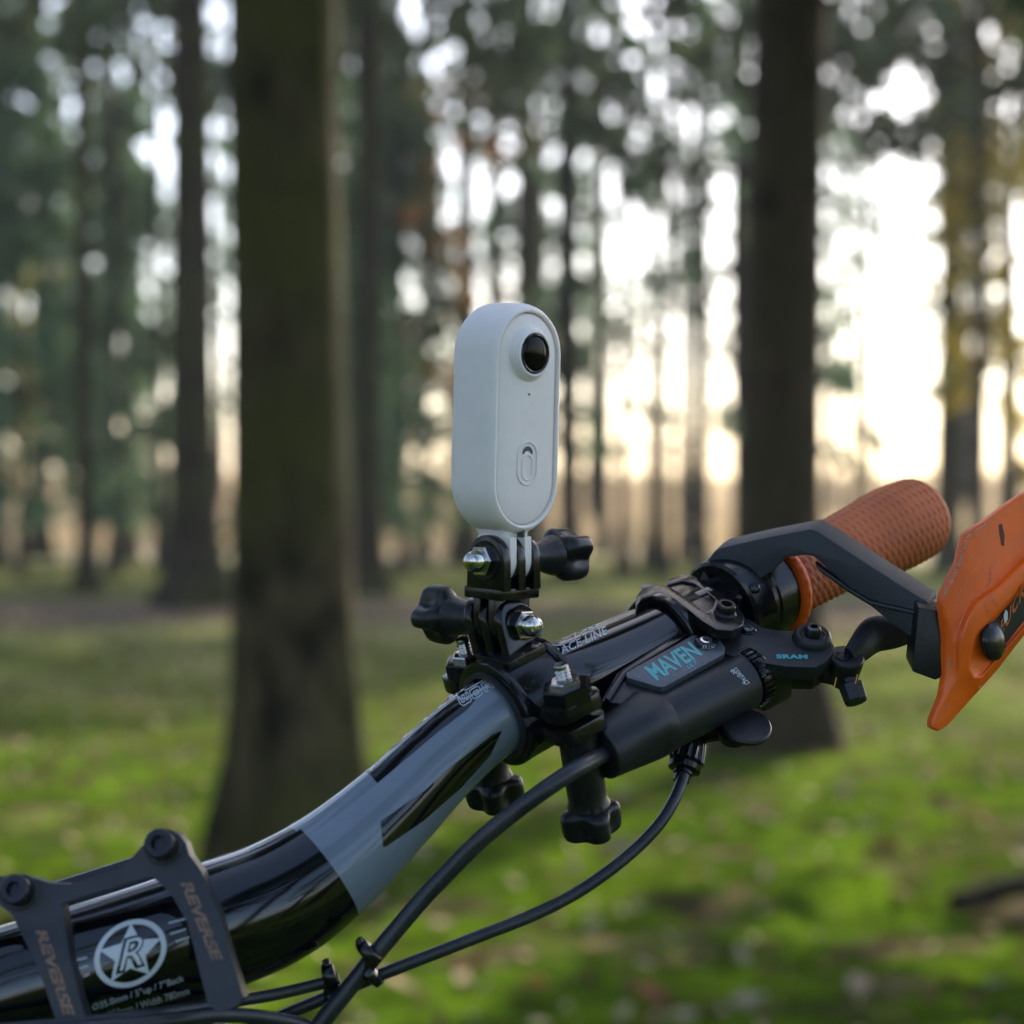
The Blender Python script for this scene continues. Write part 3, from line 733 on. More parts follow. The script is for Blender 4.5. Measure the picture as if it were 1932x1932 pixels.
# ---- stem clamp (faceplate with window) on the bar
sa = V(100, 1847, .577); sb = V(410, 1746, .586); SA = (sb - sa).normalized()
RB = 246 * .58 / K / 2
def axpt(s): return sa + SA * s
def on_cyl(u, v, r):
    """photo pixel -> point on a cylinder of radius r about the bar axis at the stem"""
    d = ray(u, v).normalized(); o = EYE - sa
    dp = d - SA * d.dot(SA); op = o - SA * o.dot(SA)
    a = dp.dot(dp); b = 2 * dp.dot(op); c = op.dot(op) - r * r
    q = b * b - 4 * a * c
    t = (-b - math.sqrt(max(0, q))) / (2 * a)
    return EYE + d * t
def s_phi(p):
    w = p - sa; s = w.dot(SA); w = w - SA * s
    return s, math.atan2(w.z, -w.y)
pl0 = V(170, 1690, .5625); pn = Vector((-0.10, -0.93, 0.36)).normalized()
out_uv = [(118, 1960), (98, 1903), (72, 1825), (49, 1779), (23, 1727), (0, 1709), (-30, 1703), (-62, 1712), (-90, 1700), (-70, 1670), (-42, 1660), (-10, 1655), (33, 1651), (59, 1656), (95, 1667), (131, 1668), (170, 1656), (229, 1637), (255, 1612), (281, 1581), (299, 1570), (318, 1568), (337, 1574), (350, 1590),
          (357, 1613), (380, 1644), (393, 1681), (412, 1720), (435, 1805), (454, 1862), (460, 1882), (444, 1900), (410, 1910), (392, 1893), (383, 1858), (366, 1789), (353, 1740), (327, 1694), (304, 1667), (284, 1653), (200, 1678), (116, 1704), (121, 1740), (131, 1805), (154, 1897), (174, 1960)]
bm = bmesh.new(); poly2(bm, out_uv, 9)
RFP = RB + .0052
for v in bm.verts:
    d = ray(v.co.x, v.co.y).normalized()
    tc_ = (on_cyl(v.co.x, v.co.y, RFP) - EYE).length; tp = (onpl(v.co.x, v.co.y, pl0, pn) - EYE).length
    miss = ((EYE + d * tc_ - sa) - SA * (EYE + d * tc_ - sa).dot(SA)).length > RFP * 1.02
    k_ = .0016; h_ = max(0, min(1, .5 + .5 * (tc_ - tp) / k_))
    t_ = tp if miss else tc_ * (1 - h_) + tp * h_ - k_ * h_ * (1 - h_)
    v.co = EYE + d * t_
bmesh.ops.recalc_face_normals(bm, faces=bm.faces)
front = list(bm.faces); bed = [e for e in bm.edges if len(e.link_faces) == 1]
if sum(f.normal.y for f in front) > 0: bmesh.ops.reverse_faces(bm, faces=front)
dd = {v: bm.verts.new(v.co + Vector((0.0006, .0058, -.0008))) for v in list(bm.verts)}
for f in front: bm.faces.new([dd[v] for v in reversed(f.verts)])
for e in bed:
    a, b = e.link_loops[0].vert, e.link_loops[0].link_loop_next.vert
    bm.faces.new((b, a, dd[a], dd[b]))
face = obj('stem_faceplate', bm, STEMM, BIKE, 'matte black open faceplate with two curved straps round the bar', bevel=0.0014, segs=4)
FBV = bvh_of(face)
s1 = 0.0; s2 = (sb - sa).length
for (u, v) in ((37, 1684), (308, 1598)):
    c0 = onpl(u, v, pl0, pn)
    bm = bmesh.new(); lathe(bm, c0 - pn * .004, pn, [(0, .0049), (.0041, .0049), (.0043, .0047)], 32)
    obj('bolt_recess', bm, DECALB, face)
    bm = bmesh.new(); lathe(bm, c0 - pn * .003, pn, [(0, .0040), (.0078, .0040), (.0082, .0036), (.0082, .0021), (.0060, .0020)], 32)
    obj('bolt', bm, BLKSTL, face)
for (a, b, w) in (((76, 1752), (132, 1918), 22), ((350, 1662), (412, 1814), 22)):
    a = Vector(a); b = Vector(b)
    xv = b - a; yv = Vector((xv.y, -xv.x)).normalized() * w
    bm = text2('REVERSE', a + (-yv * .5), xv, yv, .045, .25)
    lay('lettering', bm, COPPER, face, FBV, maxlen=8)
# stem body and steerer behind the bar
bm = bmesh.new()
sc = axpt((s1 + s2) / 2); bk = (Vector((0, 1, -0.12)) - SA * SA.y).normalized(); upS = SA.cross(bk) * -1
if upS.z < 0: upS = -upS
boxf(bm, sc + bk * .024, SA, upS, bk, .046, .050, .022)
boxf(bm, sc + bk * .047, SA, upS, bk, .034, .034, .028)
lathe(bm, sc + bk * .07 - upS * .03, upS, [(0, .0185), (.002, .0195), (.046, .0195), (.048, .017)], 40)
obj('stem', bm, STEMM, BIKE, bevel=.002)
bm = bmesh.new()
lathe(bm, sc + bk * .07 - upS * .17, upS, [(0, .024), (.125, .022), (.139, .021)], 40)
obj('head_tube', bm, MATTE, BIKE)

# ---- grip
ga = V(1455, 1106, .678); gb = V(1748, 968, .728); GA = (gb - ga).normalized(); GL = (gb - ga).length
bm = bmesh.new(); seg = 120; nn = 240
xg, yg, zg = frame(GA)
rings = []
def gr(t):
    r0 = 0.0120; 
    base = r0 * (1 + 0.14 * math.exp(-((t - .78) / .22) ** 2) - 0.03 * math.exp(-((t - .35) / .2) ** 2) + .05 * t)
    if t > .93: base *= math.sqrt(max(0.0, 1 - ((t - .93) / .075) ** 2 * .90)) if t < 1.004 else .1
    return base
for k in range(nn + 1):
    t = k / nn; ring = []
    for i in range(seg):
        a = 2 * math.pi * i / seg; r = gr(t)
        if .03 < t < .95:
            fade = min(1, (t - .03) / .03, (.95 - t) / .03)
            h = abs(math.sin(t * 90 + .25 * math.sin(a))) ** 0.6
            waf = (math.cos(t * 180 + a * 22) + math.cos(t * 180 - a * 22)) * .5
            f_up = 0.5 + 0.5 * math.sin(a * 1 + 1.0)
            r += fade * (0.00036 * h * f_up + 0.00040 * waf * (1 - f_up * .45) + .0001)
        p = ga + GA * (GL * t) + (xg * math.cos(a) + yg * math.sin(a)) * r
        ring.append(bm.verts.new(p))
    rings.append(ring)
for a, b in zip(rings, rings[1:]):
    for i in range(seg):
        j = (i + 1) % seg; bm.faces.new((a[i], a[j], b[j], b[i]))
bm.faces.new(rings[-1]); bm.faces.new(list(reversed(rings[0])))
grip = obj('grip', bm, GRIPM, BIKE, 'terracotta rubber grip with waffle texture and closed rounded end', angle=60)
bm = bmesh.new()
def fl(a, s, k): return 1 + 0.012 * math.cos(a * 26) * (1 if k in (3, 4, 5) else 0)
lathe(bm, ga - GA * .002, GA, [(0, .0108), (0, .0150), (.0004, .0157), (.0016, .0163), (.0030, .0160), (.0042, .0150), (.0055, .0128)], 104, rfun=fl)
obj('grip_flange', bm, ORNGR, grip, 'bright orange flange at the inner end of the grip')
# lock ring and guard collar in front of the flange
def bax(u):   # point on bar axis by photo u
    return min(pts, key=lambda p: abs(966 + (p - EYE).x / (p - EYE).dot(FW) * K - u))
B0 = bax(1300); B1 = bax(1429); BD = (B1 - B0).normalized()
cB = B1
bm = bmesh.new()
lathe(bm, ga - GA * .0125, GA, [(0, .0122), (0, .0146), (.0006, .0152), (.0075, .0152), (.0082, .0146), (.0084, .0142), (.0102, .0142)], 72)
obj('lock_ring', bm, PLAST, grip)
bm = bmesh.new()
lathe(bm, ga - GA * .0095 + (xg * .95 - yg * .2) * .0146, (xg * .95 - yg * .2), [(0, .0022), (.0022, .0022), (.0026, .0018), (.0026, .0012), (.001, .001)], 20)
obj('bolt', bm, DSTEEL, grip)

# ---- hand guard (arm with clamp, end block, orange shield)
GUARD = thing('hand_guard', V(1470, 1090, .665), 'orange plastic hand guard on an angular black arm clamped in front of the grip', 'hand guard')
def gd(u): return .662 - (u - 1340) * .030 / 405
bm = bmesh.new()
fr = [(1318, 1100), (1330, 1064), (1347, 1041), (1358, 1034), (1440, 1015), (1530, 998), (1544, 1003), (1640, 1066), (1736, 1127), (1752, 1136), (1750, 1175), (1735, 1213), (1722, 1206), (1683, 1178), (1613, 1120), (1535, 1051),
      (1520, 1048), (1479, 1053), (1466, 1070), (1440, 1090), (1400, 1110), (1350, 1118)]
ext = Vector((0.40, 0.87, 0.27)).normalized()
prism(bm, [V(u, v, gd(u)) for u, v in fr], ext * .011)
ARMM = mat('grained_black_plastic', (0.016, 0.020, 0.028), 0.5, noise_s=300, noise_a=0.2, bump=0.5, bump_s=2600, dust=0.03)
arm = obj('arm', bm, ARMM, GUARD, bevel=0.0008, segs=2)
bm = bmesh.new()  # raised rib along the lower run of the arm
rb = [(1536, 1062), (1545, 1078), (1600, 1118), (1640, 1142), (1735, 1163), (1735, 1155), (1642, 1134), (1602, 1110), (1549, 1072)]
prism(bm, [V(u, v, gd(u) - .0012) for u, v in rb], ext * .003)
obj('rib', bm, PLASTM, arm, bevel=.0004)
bm = bmesh.new()
lathe(bm, ga - GA * .0245, GA, [(0, .0122), (0, .0146), (.0008, .0156), (.0085, .0164), (.0092, .0155), (.0092, .0122)], 72)
lathe(bm, ga - GA * .0150, GA, [(0, .0121), (0, .0152), (.0018, .0152), (.0018, .0121)], 72)
collar = obj('clamp_collar', bm, PLAST, GUARD)
for (u, v, r) in ((1424, 1109, .0017), (1395, 1128, .0011)):
    bm = bmesh.new(); nb = Vector((-.2, -.95, .25)).normalized(); lathe(bm, V(u, v, .652), nb, [(-.012, r), (.0004, r), (.001, r * .8), (.0013, r * .3)], 24)
    obj('bolt', bm, BLKSTL if r < .002 else DSTEEL, collar)
bm = bmesh.new()
blk = [(1733, 1145), (1782, 1154), (1788, 1211), (1786, 1276), (1764, 1284), (1721, 1268), (1727, 1206)]
prism(bm, [V(u, v, .6265) for u, v in blk], Vector((0.02, .95, .25)) * .013)
obj('end_block', bm, PLASTM, GUARD, bevel=.0008)
# shield: facets traced and raised, with real thickness
sp0 = V(1790, 1200, .6215); sn = Vector((0.46, -0.885, -0.05)).normalized()
sh = {  # key: (u, v, relief mm)
 'a': (1932 + 140, 845, 2), 'b': (1912, 945, 0), 'c': (1858, 985, 0), 'd': (1832, 1001, 0), 'e': (1821, 1012, -.6), 'f': (1809, 1062, -.8), 'g': (1781, 1120, -1.8), 'h': (1776, 1139, -2.2), 'i': (1785, 1205, -2.2), 'j': (1785, 1272, -2.2),
 'k': (1777, 1316, -2.0), 'l': (1759, 1360, -1.6), 'm': (1759, 1373, -1.5), 'n': (1771, 1380, -1.2), 'o': (1790, 1368, -.8), 'p': (1838, 1314, -.5), 'q': (1881, 1266, -.3), 'r': (1932, 1200, 0), 's': (1932 + 140, 1040, 2),
 'A': (1932 + 140, 915, 1.5), 'B': (1932, 1048, 0.6), 'C': (1878, 1103, .6), 'D': (1832, 1134, 0.3), 'E': (1813, 1172, -.2), 'F': (1800, 1212, -.4),
 'G': (1932 + 140, 925, 4.2), 'H': (1932, 1062, 3.6), 'I': (1884, 1110, 3.4), 'J': (1845, 1138, 3.2), 'K': (1826, 1168, 3.2), 'L': (1812, 1212, 2.6), 'M': (1808, 1278, .6),
 'N': (1932 + 140, 950, 4.4), 'O': (1932, 1098, 4.0), 'P': (1881, 1156, 3.6), 'Q': (1842, 1194, 3.2), 'R': (1832, 1230, 3.0), 'S': (1829, 1262, 2.6), 'T': (1838, 1279, 2.2), 'U': (1852, 1278, 2.2), 'V': (1932, 1186, 3.2), 'W': (1932 + 140, 1030, 4.2),
 'n1': (1932 + 140, 958, 2.6), 'o1': (1932, 1108, 2.3), 'p1': (1884, 1163, 1.9), 'q1': (1849, 1198, 1.5), 'r1': (1840, 1232, 1.3), 's1': (1838, 1258, 1.2), 't1': (1846, 1271, 1.0), 'u1': (1853, 1269, 1.0), 'v1': (1932, 1177, 1.8), 'w1': (1932 + 140, 1022, 2.4)}
fc = ['a b B A', 'b c C B', 'c d D C', 'd e E D', 'e f g E', 'g h F E', 'h i F', 'i j M F', 'j k M', 'k l m n o p M', 'p U T M', 'p q U', 'q r V U', 'r s W V',
      'A B H G', 'B C I H', 'C D J I', 'D E K J', 'E F L K', 'F M L', 'G H O N', 'H I P O', 'I J P', 'J K Q P', 'K L R Q', 'L M S R', 'M T S',
      'N O o1 n1', 'O P p1 o1', 'P Q q1 p1', 'Q R r1 q1', 'R S s1 r1', 'S T t1 s1', 'T U u1 t1', 'U V v1 u1', 'V W w1 v1', 'n1 o1 v1 w1', 'o1 p1 u1 v1', 'p1 q1 r1 s1 t1 u1']
bm = bmesh.new(); vv = {}
for k_, (u, v, h) in sh.items():
    p = onpl(u, v, sp0 + sn * (h * MM), sn); vv[k_] = bm.verts.new(p)
for f in fc:
    try: bm.faces.new([vv[x] for x in f.split()])
    except ValueError as e_: print('shield face', f, e_)
bmesh.ops.recalc_face_normals(bm, faces=bm.faces)
if sum((f.normal.dot(sn) * f.calc_area() for f in bm.faces)) < 0: bmesh.ops.reverse_faces(bm, faces=bm.faces)
# close it to a shell of real thickness
top = list(bm.faces); bed = [e for e in bm.edges if len(e.link_faces) == 1]
dup = {v: bm.verts.new(v.co - sn * .0028) for v in list(bm.verts)}
for f in top: bm.faces.new([dup[v] for v in reversed(f.verts)])
for e in bed:
    l = e.link_loops[0]; a, b = l.vert, l.link_loop_next.vert
    bm.faces.new((b, a, dup[a], dup[b]))
shield = obj('shield', bm, ORANGE, GUARD, 'scuffed bright orange shield with a raised ridge and black decal', bevel=0.0009, segs=3, angle=50)
SBV = bvh_of(shield)
bm = bmesh.new(); poly2(bm, [(1860, 1190), (1900, 1143), (1932, 1110), (1990, 1040), (2040, 985), (2050, 1040), (1990, 1108), (1932, 1170), (1905, 1205), (1880, 1236), (1858, 1228)], 8)
dec = lay('decal', bm, DECALB, shield, SBV, .0002)
bm = text2('EUCRA', (1886, 1203), (57, -102), (1, -31), .025, 0, 1.15); lay('lettering', bm, DECALO, shield, SBV, .0004, maxlen=6)
bm = bmesh.new(); poly2(bm, [(1893, 1176), (1891, 1160), (1894, 1148), (1899, 1154), (1899, 1168)]); lay('scuff_mark', bm, PRINTB, shield, SBV, .0006)
bm = bmesh.new(); poly2(bm, [(1884, 990), (1890, 988), (1895, 1010), (1894, 1030), (1889, 1028), (1886, 1008)]); lay('scuff_mark', bm, mat('dark_scuff', (0.10, 0.03, 0.012), .6), shield, SBV, .0001)
SCUFF = mat('pale_scuff', (0.62, 0.30, 0.20), .7, noise_s=900, noise_a=.5)
def ragged(pts, w, seed):
    rr_ = random.Random(seed); b_ = bmesh.new(); L1, R1 = [], []
    for i in range(len(pts) - 1):
        a, b = Vector(pts[i]), Vector(pts[i + 1]); d = (b - a); nn_ = Vector((-d.y, d.x)).normalized(); k = max(2, int(d.length / 2.2))
        for t in range(k):
            p = a + d * (t / k); L1.append(b_.verts.new((*(p + nn_ * w * rr_.uniform(.1, .55)), 0))); R1.append(b_.verts.new((*(p - nn_ * w * rr_.uniform(.0, 1.0)), 0)))
    for i in range(len(L1) - 1): b_.faces.new((L1[i], L1[i + 1], R1[i + 1], R1[i]))
    return b_
for i, (q, w) in enumerate([([(1782, 1123), (1811, 1064), (1824, 1014), (1836, 1003)], 6), ([(1836, 1003), (1860, 988), (1880, 975)], 3), ([(1861, 1108), (1868, 1098), (1868, 1078), (1872, 1066)], 2.4), ([(1790, 1240), (1791, 1262)], 4),
                            ([(1857, 1137), (1862, 1150), (1866, 1160)], 2), ([(1871, 1128), (1886, 1146)], 1.5), ([(1787, 1330), (1790, 1342)], 2.5)]):
    lay('scuff_mark', ragged(q, w, i), SCUFF, shield, SBV, .00015)
rs_ = random.Random(9)
SCR = mat('fine_scratch', (0.80, 0.30, 0.14), .6)
bm = bmesh.new()
for _ in range(34):
    u0 = rs_.uniform(1800, 1925); v0 = rs_.uniform(1020, 1310); L0 = rs_.uniform(5, 26); a0 = rs_.gauss(-.9, .5)
    if v0 > 1420 - (u0 - 1790) * 1.25 or v0 < 1010 + (1832 - u0) * 3.0 or v0 < 1000: continue
    stroke2(bm, [(u0, v0), (u0 + L0 * math.cos(a0), v0 + L0 * math.sin(a0))], rs_.uniform(.4, .9))
lay('scratches', bm, SCR, shield, SBV, .00012, maxlen=6)['kind'] = 'stuff'
bn = (sn + Vector((.42, 0.1, .12))).normalized(); bc = onpl(1868, 1209, sp0 + sn * .0012, sn)
bm = bmesh.new(); lathe(bm, bc, bn, [(0, .0056), (.0008, .0060), (.0018, .0058), (.0028, .0046), (.0034, .0030), (.0036, .0012)], 40)
obj('bolt_cap', bm, PLAST, shield, 'glossy black domed bolt cap')

# ---- brake master cylinder, parallel to the bar, in front of it
ma = V(1165, 1404, .611); mb = V(1412, 1280, .640); MB_ = (mb - ma).normalized()
MU = Vector((0.10, -0.49, 0.866)); MU = (MU - MB_ * MU.dot(MB_)).normalized(); ME = MU.cross(MB_)
if ME.y > 0: ME = -ME
def mpt(u): return V(u, 1404 - (u - 1165) * .502, .611 + (u - 1165) * .029 / 247)
rc = 57 * .625 / K
bm = bmesh.new()
L1 = (mpt(1240) - ma).dot(MB_); L2 = (mpt(1402) - ma).dot(MB_)
lathe(bm, ma, MB_, [(L1 - .004, rc * .97), (L1, rc), (L2 - .0006, rc), (L2, rc - .0005)], 72)
# hose end: rounded block that narrows
def rrect(c, X_, Y_, w, h, r, n=6):
    out = []
    for (sx, sy, a0) in ((1, 1, 0), (-1, 1, 90), (-1, -1, 180), (1, -1, 270)):
        for k in range(n + 1):
            a = R(a0 + 90 * k / n); out.append(c + X_ * (sx * (w / 2 - r) + r * math.cos(a)) + Y_ * (sy * (h / 2 - r) + r * math.sin(a)))
    return out
lft = []
for (u, w, h, r, du, de) in ((1132, .0150, .0150, .0070, .0000, .000), (1134, .0162, .0160, .0078, .0000, .000), (1150, .0168, .0166, .0080, 0.0002, 0), (1195, .0178, .0180, .0070, .0006, -.0004), (1225, .0182, .0186, .0062, .0008, -.0006), (1246, .0182, .0186, .0084, .0002, -.0002)):
    lft.append(rrect(mpt(u) + MU * du + ME * de, ME, MU, w, h, r))
loft(bm, lft)
# reservoir below the cover
PT = mpt(1290) + MU * .0098
res = [(1135, 1322), (1150, 1295), (1168, 1262), (1172, 1258), (1278, 1192), (1307, 1192), (1354, 1199), (1368, 1221), (1366, 1236), (1258, 1303), (1236, 1334), (1190, 1330)]
prism_uv(bm, res, PT - MU * .0010, MU, .010)
arm_uv = [(1350, 1204), (1372, 1190), (1386, 1176), (1402, 1165), (1413, 1168), (1437, 1183), (1465, 1189), (1504, 1191), (1535, 1188), (1560, 1198), (1574, 1217), (1570, 1232), (1558, 1248), (1539, 1259), (1483, 1257), (1433, 1249), (1402, 1243), (1366, 1232)]
PA = PT - MU * .0012
prism_uv(bm, arm_uv, PA, MU, .0048)
body = obj('brake_master_cylinder', bm, MATTE, BIKE, 'matte black brake body with grey name plate and teal lettering', bevel=.0011, segs=3)
bm = bmesh.new()
lo = [(1402, 1243), (1433, 1236), (1470, 1232), (1530, 1232), (1562, 1232), (1556, 1248), (1539, 1259), (1483, 1257), (1433, 1249)]
prism_uv(bm, lo, PA - MU * .0046, MU, .0088)
boxf(bm, mpt(1440) - MU * .001, MB_, ME, MU, .012, .0150, .0150)
obj('lever_housing', bm, PLASTM, body, bevel=.001)
bm = bmesh.new()
cover = [(1141, 1316), (1152, 1292), (1172, 1263), (1277, 1195), (1303, 1194), (1183, 1270), (1150, 1322)]
prism_uv(bm, cover, PT + MU * .0004, MU, .003)
obj('reservoir_ridge', bm, PLAST, body, bevel=.0005)
bm = bmesh.new()
plate_uv = [(1181, 1271), (1184, 1267), (1307, 1198), (1350, 1200), (1356, 1203), (1368, 1220), (1368, 1229), (1364, 1235), (1256, 1294), (1249, 1296), (1240, 1295), (1183, 1278)]
prism_uv(bm, plate_uv, PT + MU * .0009, MU, .0022)
plate = obj('name_plate', bm, PLATE, body, bevel=.0003, segs=2)
PBV = bvh_of(plate)
lay('lettering', text2('MAVEN', (1240, 1285), (86, -49), (-26, -25), .028, .0), TEAL, plate, PBV, maxlen=10)
lay('lettering', text2('ULT', (1299, 1264), (17, -11), (-3.5, -7.5), .02), TEAL, plate, PBV)
c0 = onpl(1332, 1212, PT + MU * .001, MU)
bm = bmesh.new(); lathe(bm, c0, MU, [(0, .0036), (.0003, .0036), (.0006, .0033), (.0009, .0020)], 40); obj('bleed_screw', bm, PLAST, plate)
bm = bmesh.new(); lathe(bm, c0 + MU * .0007, MU, [(0, .0018), (.0005, .0018), (.0005, .0011), (-.0002, .0010)], 32); obj('screw_ring', bm, STEEL, plate)
bt = bvh_of([o for o in plate.children if o.name.startswith('bleed')][0])
lay('lettering', text2('SRAM', (1324, 1224), (22, 2), (2, -6), .0), PRINT, plate, bt, .00015)
BBV = bvh_of(body)
lay('lettering', text2('SRAM', (1465, 1243), (59, .5), (-1, -8), .05, .0, 1.05), TEAL, body, BBV)
lay('lettering', text2('CONTACT', (1383, 1264), (26, 30), (5.5, -5), .015, space=1.1), PRINTB, body, BBV)
lay('lettering', text2('IN', (1377, 1267), (7, 6), (5, -4.5), .01), PRINTB, body, BBV)
bm = bmesh.new(); stroke2(bm, [(1390, 1274), (1405, 1290)], 1.0); stroke2(bm, [(1400, 1289), (1405.5, 1290.5), (1405, 1284)], 1.0); lay('arrow_mark', bm, PRINTB, body, BBV)
# contact dial
bm = bmesh.new()
def teeth(a, s, k): return 1.0 if k in (0, 5) else (1.0 if math.cos(a * 30) > -0.1 else 0.93)
Ld = (mpt(1407) - ma).dot(MB_)
lathe(bm, ma, MB_, [(Ld - .0006, rc * .9), (Ld - .0006, rc * 1.03), (Ld, rc * 1.06), (Ld + .0030, rc * 1.06), (Ld + .0036, rc * 1.03), (Ld + .0036, rc * .9)], 240, rfun=teeth)
obj('contact_dial', bm, PLAST, body, angle=25)
# pivot, pin
c0 = onpl(1532, 1206, PA, MU)
bm = bmesh.new(); lathe(bm, c0 - MU * .004, MU, [(0, .0060), (.0040, .0061), (.0056, .0056), (.0063, .0050), (.0063, .0041), (.0056, .0040)], 48); obj('pivot_boss', bm, MATTE, body)
bm = bmesh.new(); lathe(bm, c0 + MU * .0016, MU, [(0, .0040), (.0005, .0040), (.0005, .0036), (.0001, .0036)], 40, cap=False); obj('pivot_ring', bm, STEEL, body)
bm = bmesh.new(); lathe(bm, c0 + MU * .0015, MU, [(0, .0024), (.0018, .0025), (.0030, .0020), (.0033, .0014), (.0033, .0011), (.0018, .0010)], 32); obj('pivot_bolt', bm, DSTEEL, body)
c0 = onpl(1411, 1189, PA, MU)
bm = bmesh.new(); lathe(bm, c0, MU, [(-.001, .0026), (.0002, .0026), (.0005, .0022), (.0003, .0017)], 32); obj('pin_seat', bm, PLAST, body)
bm = bmesh.new(); lathe(bm, c0, MU, [(-.001, .0015), (.0006, .0015), (.0008, .0012)], 24); obj('pin', bm, DSTEEL, body)
# lever blade with carrier
LP = PA - MU * .0030
c1 = onpl(1597, 1237, LP, MU)
bm = bmesh.new()
lathe(bm, c1 - MU * .0105, MU, [(0, .0034), (.003, .0046), (.007, .0052), (.0095, .0056), (.0105, .0052)], 40)
boxf(bm, c1 - MU * .0058 - RT * .004, (onpl(1597, 1237, LP, MU) - onpl(1540, 1225, LP, MU)).normalized(), ME, MU, .010, .006, .008)
carrier = obj('lever_carrier', bm, MATTE, body, bevel=.0004)
bm = bmesh.new(); lathe(bm, onpl(1590, 1238, LP, MU), MU, [(-.002, .0024), (.0003, .0024), (.0003, .0020), (-.0016, .0004)], 32); obj('socket', bm, BLKSTL, body)
bm = bmesh.new()
bl = [V(1604, 1240, .643), V(1622, 1222, .646), V(1648, 1198, .650), V(1690, 1192, .652), V(1745, 1172, .654), V(1800, 1148, .655), V(1880, 1118, .656), V(1960, 1100, .656)]
bp_ = catmull(bl, 8); fl_ = []; rr_ = []
wr = [.0032, .0046, .0056, .0050, .0046, .0042, .0042, .0040]
wl = [x[0] for x in catmull([Vector((w, 0, 0)) for w in wr], 8)]
tube(bm, bp_, wl, 28, flat=[(1.0, .5)] * len(bp_), hint=Vector((-.4, -.2, 1)))
obj('lever_blade', bm, MATTE, BIKE, 'matte black brake lever blade reaching behind the guard')
bm = bmesh.new(); kd = (V(1617, 1331, .640) - V(1602, 1288, .643)).normalized()
def hexr(a, s, k): return 1 / math.cos((a + math.pi / 8) % (math.pi / 4) - math.pi / 8)
lathe(bm, V(1600, 1280, .643), kd, [(0, .0022), (.0020, .0022), (.0020, .0033), (.0024, .0036), (.0074, .0034), (.0080, .0030)], 48, rfun=hexr)
obj('reach_knob', bm, MATTE, body, angle=20)
for (u, v) in ((1576, 1287), (1616, 1281)):
    bm = bmesh.new(); tube(bm, [V(u - 2, v + 9, .632), V(u + 2, v - 9, .632)], .00022, 8); obj('spring_wire', bm, BRASS, body)

# ---- brake clamp round the bar
cA = bax(1256); cA2 = bax(1330); CD = ((cA2 - cA).normalized() + Vector((0, .22, 0))).normalized(); rbA = 148 * .655 / K / 2
x_, y_, z_ = frame(CD, MU)
if y_.dot(ME) < 0: y_ = -y_
def arc_ring(c, r0, r1, w, a0, a1, n=40):
    rings = []
    for i in range(n + 1):
        a = a0 + (a1 - a0) * i / n; d = x_ * math.cos(a) + y_ * math.sin(a)
        rings.append([c - CD * w / 2 + d * r0, c - CD * w / 2 + d * (r1 - .0006), c - CD * (w / 2 - .0006) + d * r1, c + CD * (w / 2 - .0006) + d * r1, c + CD * w / 2 + d * (r1 - .0006), c + CD * w / 2 + d * r0])
    return rings
bm = bmesh.new()
c0 = cA - CD * .002
loft(bm, arc_ring(c0, rbA, rbA + .0024, .0040, R(-110), R(250)))
loft(bm, arc_ring(c0 + CD * .0065, rbA, rbA + .0012, .0112, R(-110), R(250)))
# cap with two raised rims that sweep down to the bolt lug
ppl = c0 + x_ * (rbA + .0012)
cap_uv = [(1210, 1126), (1248, 1108), (1285, 1091), (1310, 1093), (1345, 1115), (1370, 1133), (1392, 1150), (1400, 1163), (1394, 1174), (1378, 1181), (1352, 1179), (1330, 1165), (1300, 1142), (1268, 1126), (1238, 1124), (1215, 1132)]
prism_uv(bm, cap_uv, ppl - x_ * .0005, x_, .0050)
rim_uv = [(1201, 1144), (1213, 1129), (1240, 1121), (1264, 1126), (1296, 1148), (1326, 1172), (1352, 1188), (1382, 1190), (1402, 1178), (1405, 1161), (1392, 1144), (1366, 1124), (1337, 1101), (1311, 1087), (1288, 1083), (1262, 1092), (1258, 1104),
          (1288, 1096), (1308, 1100), (1332, 1116), (1350, 1131), (1344, 1146), (1330, 1155), (1296, 1128), (1264, 1107), (1238, 1102), (1213, 1109), (1201, 1124)]
prism_uv(bm, rim_uv, ppl + x_ * .0001, x_, .0032)
clampo = obj('brake_clamp', bm, PLAST, BIKE, 'black hinged clamp with two raised rims', bevel=.0006, segs=3)
bm = bmesh.new()
bc = onpl(1368, 1156, ppl, x_)
lathe(bm, bc - x_ * .002, x_, [(0, .0030), (.0022, .0036), (.0028, .0030), (.0046, .0030), (.0052, .0026), (.0052, .0017), (.0028, .0016)], 36); obj('bolt', bm, BLKSTL, clampo)
bm = bmesh.new(); lathe(bm, c0 + CD * .0065 - y_ * (rbA + .001) + x_ * .004, x_, [(0, .0022), (.006, .0022)], 16); obj('hinge_pin', bm, DSTEEL, clampo)

# ---- hoses
def hose(name, uvd, r, m=RUBB, label=None, seg=20, n=12):
    bm = bmesh.new(); tube(bm, catmull([V(*p) for p in uvd], n), r, seg); return obj(name, bm, m, BIKE, label)
hose('brake_hose', [(1160, 1412, .611), (1130, 1428, .602), (1090, 1449, .591), (1035, 1485, .586), (970, 1533, .586), (905, 1586, .587), (850, 1640, .588), (795, 1698, .588), (745, 1757, .587), (705, 1805, .586), (660, 1862, .585), (610, 1925, .584), (560, 2000, .583)], .0025,
     label='thick black brake hose running from the brake body down to the left')
hose('shift_cable', [(1290, 1460, .628), (1284, 1480, .626), (1270, 1513, .622), (1245, 1553, .618), (1205, 1596, .614), (1150, 1642, .609), (1080, 1689, .604), (1000, 1729, .599), (900, 1768, .595), (810, 1803, .592), (735, 1832, .590), (690, 1850, .590), (620, 1880, .590), (500, 1930, .590), (350, 1990, .590)], .0018,
     label='thinner black cable housing curving from the barrel adjuster')
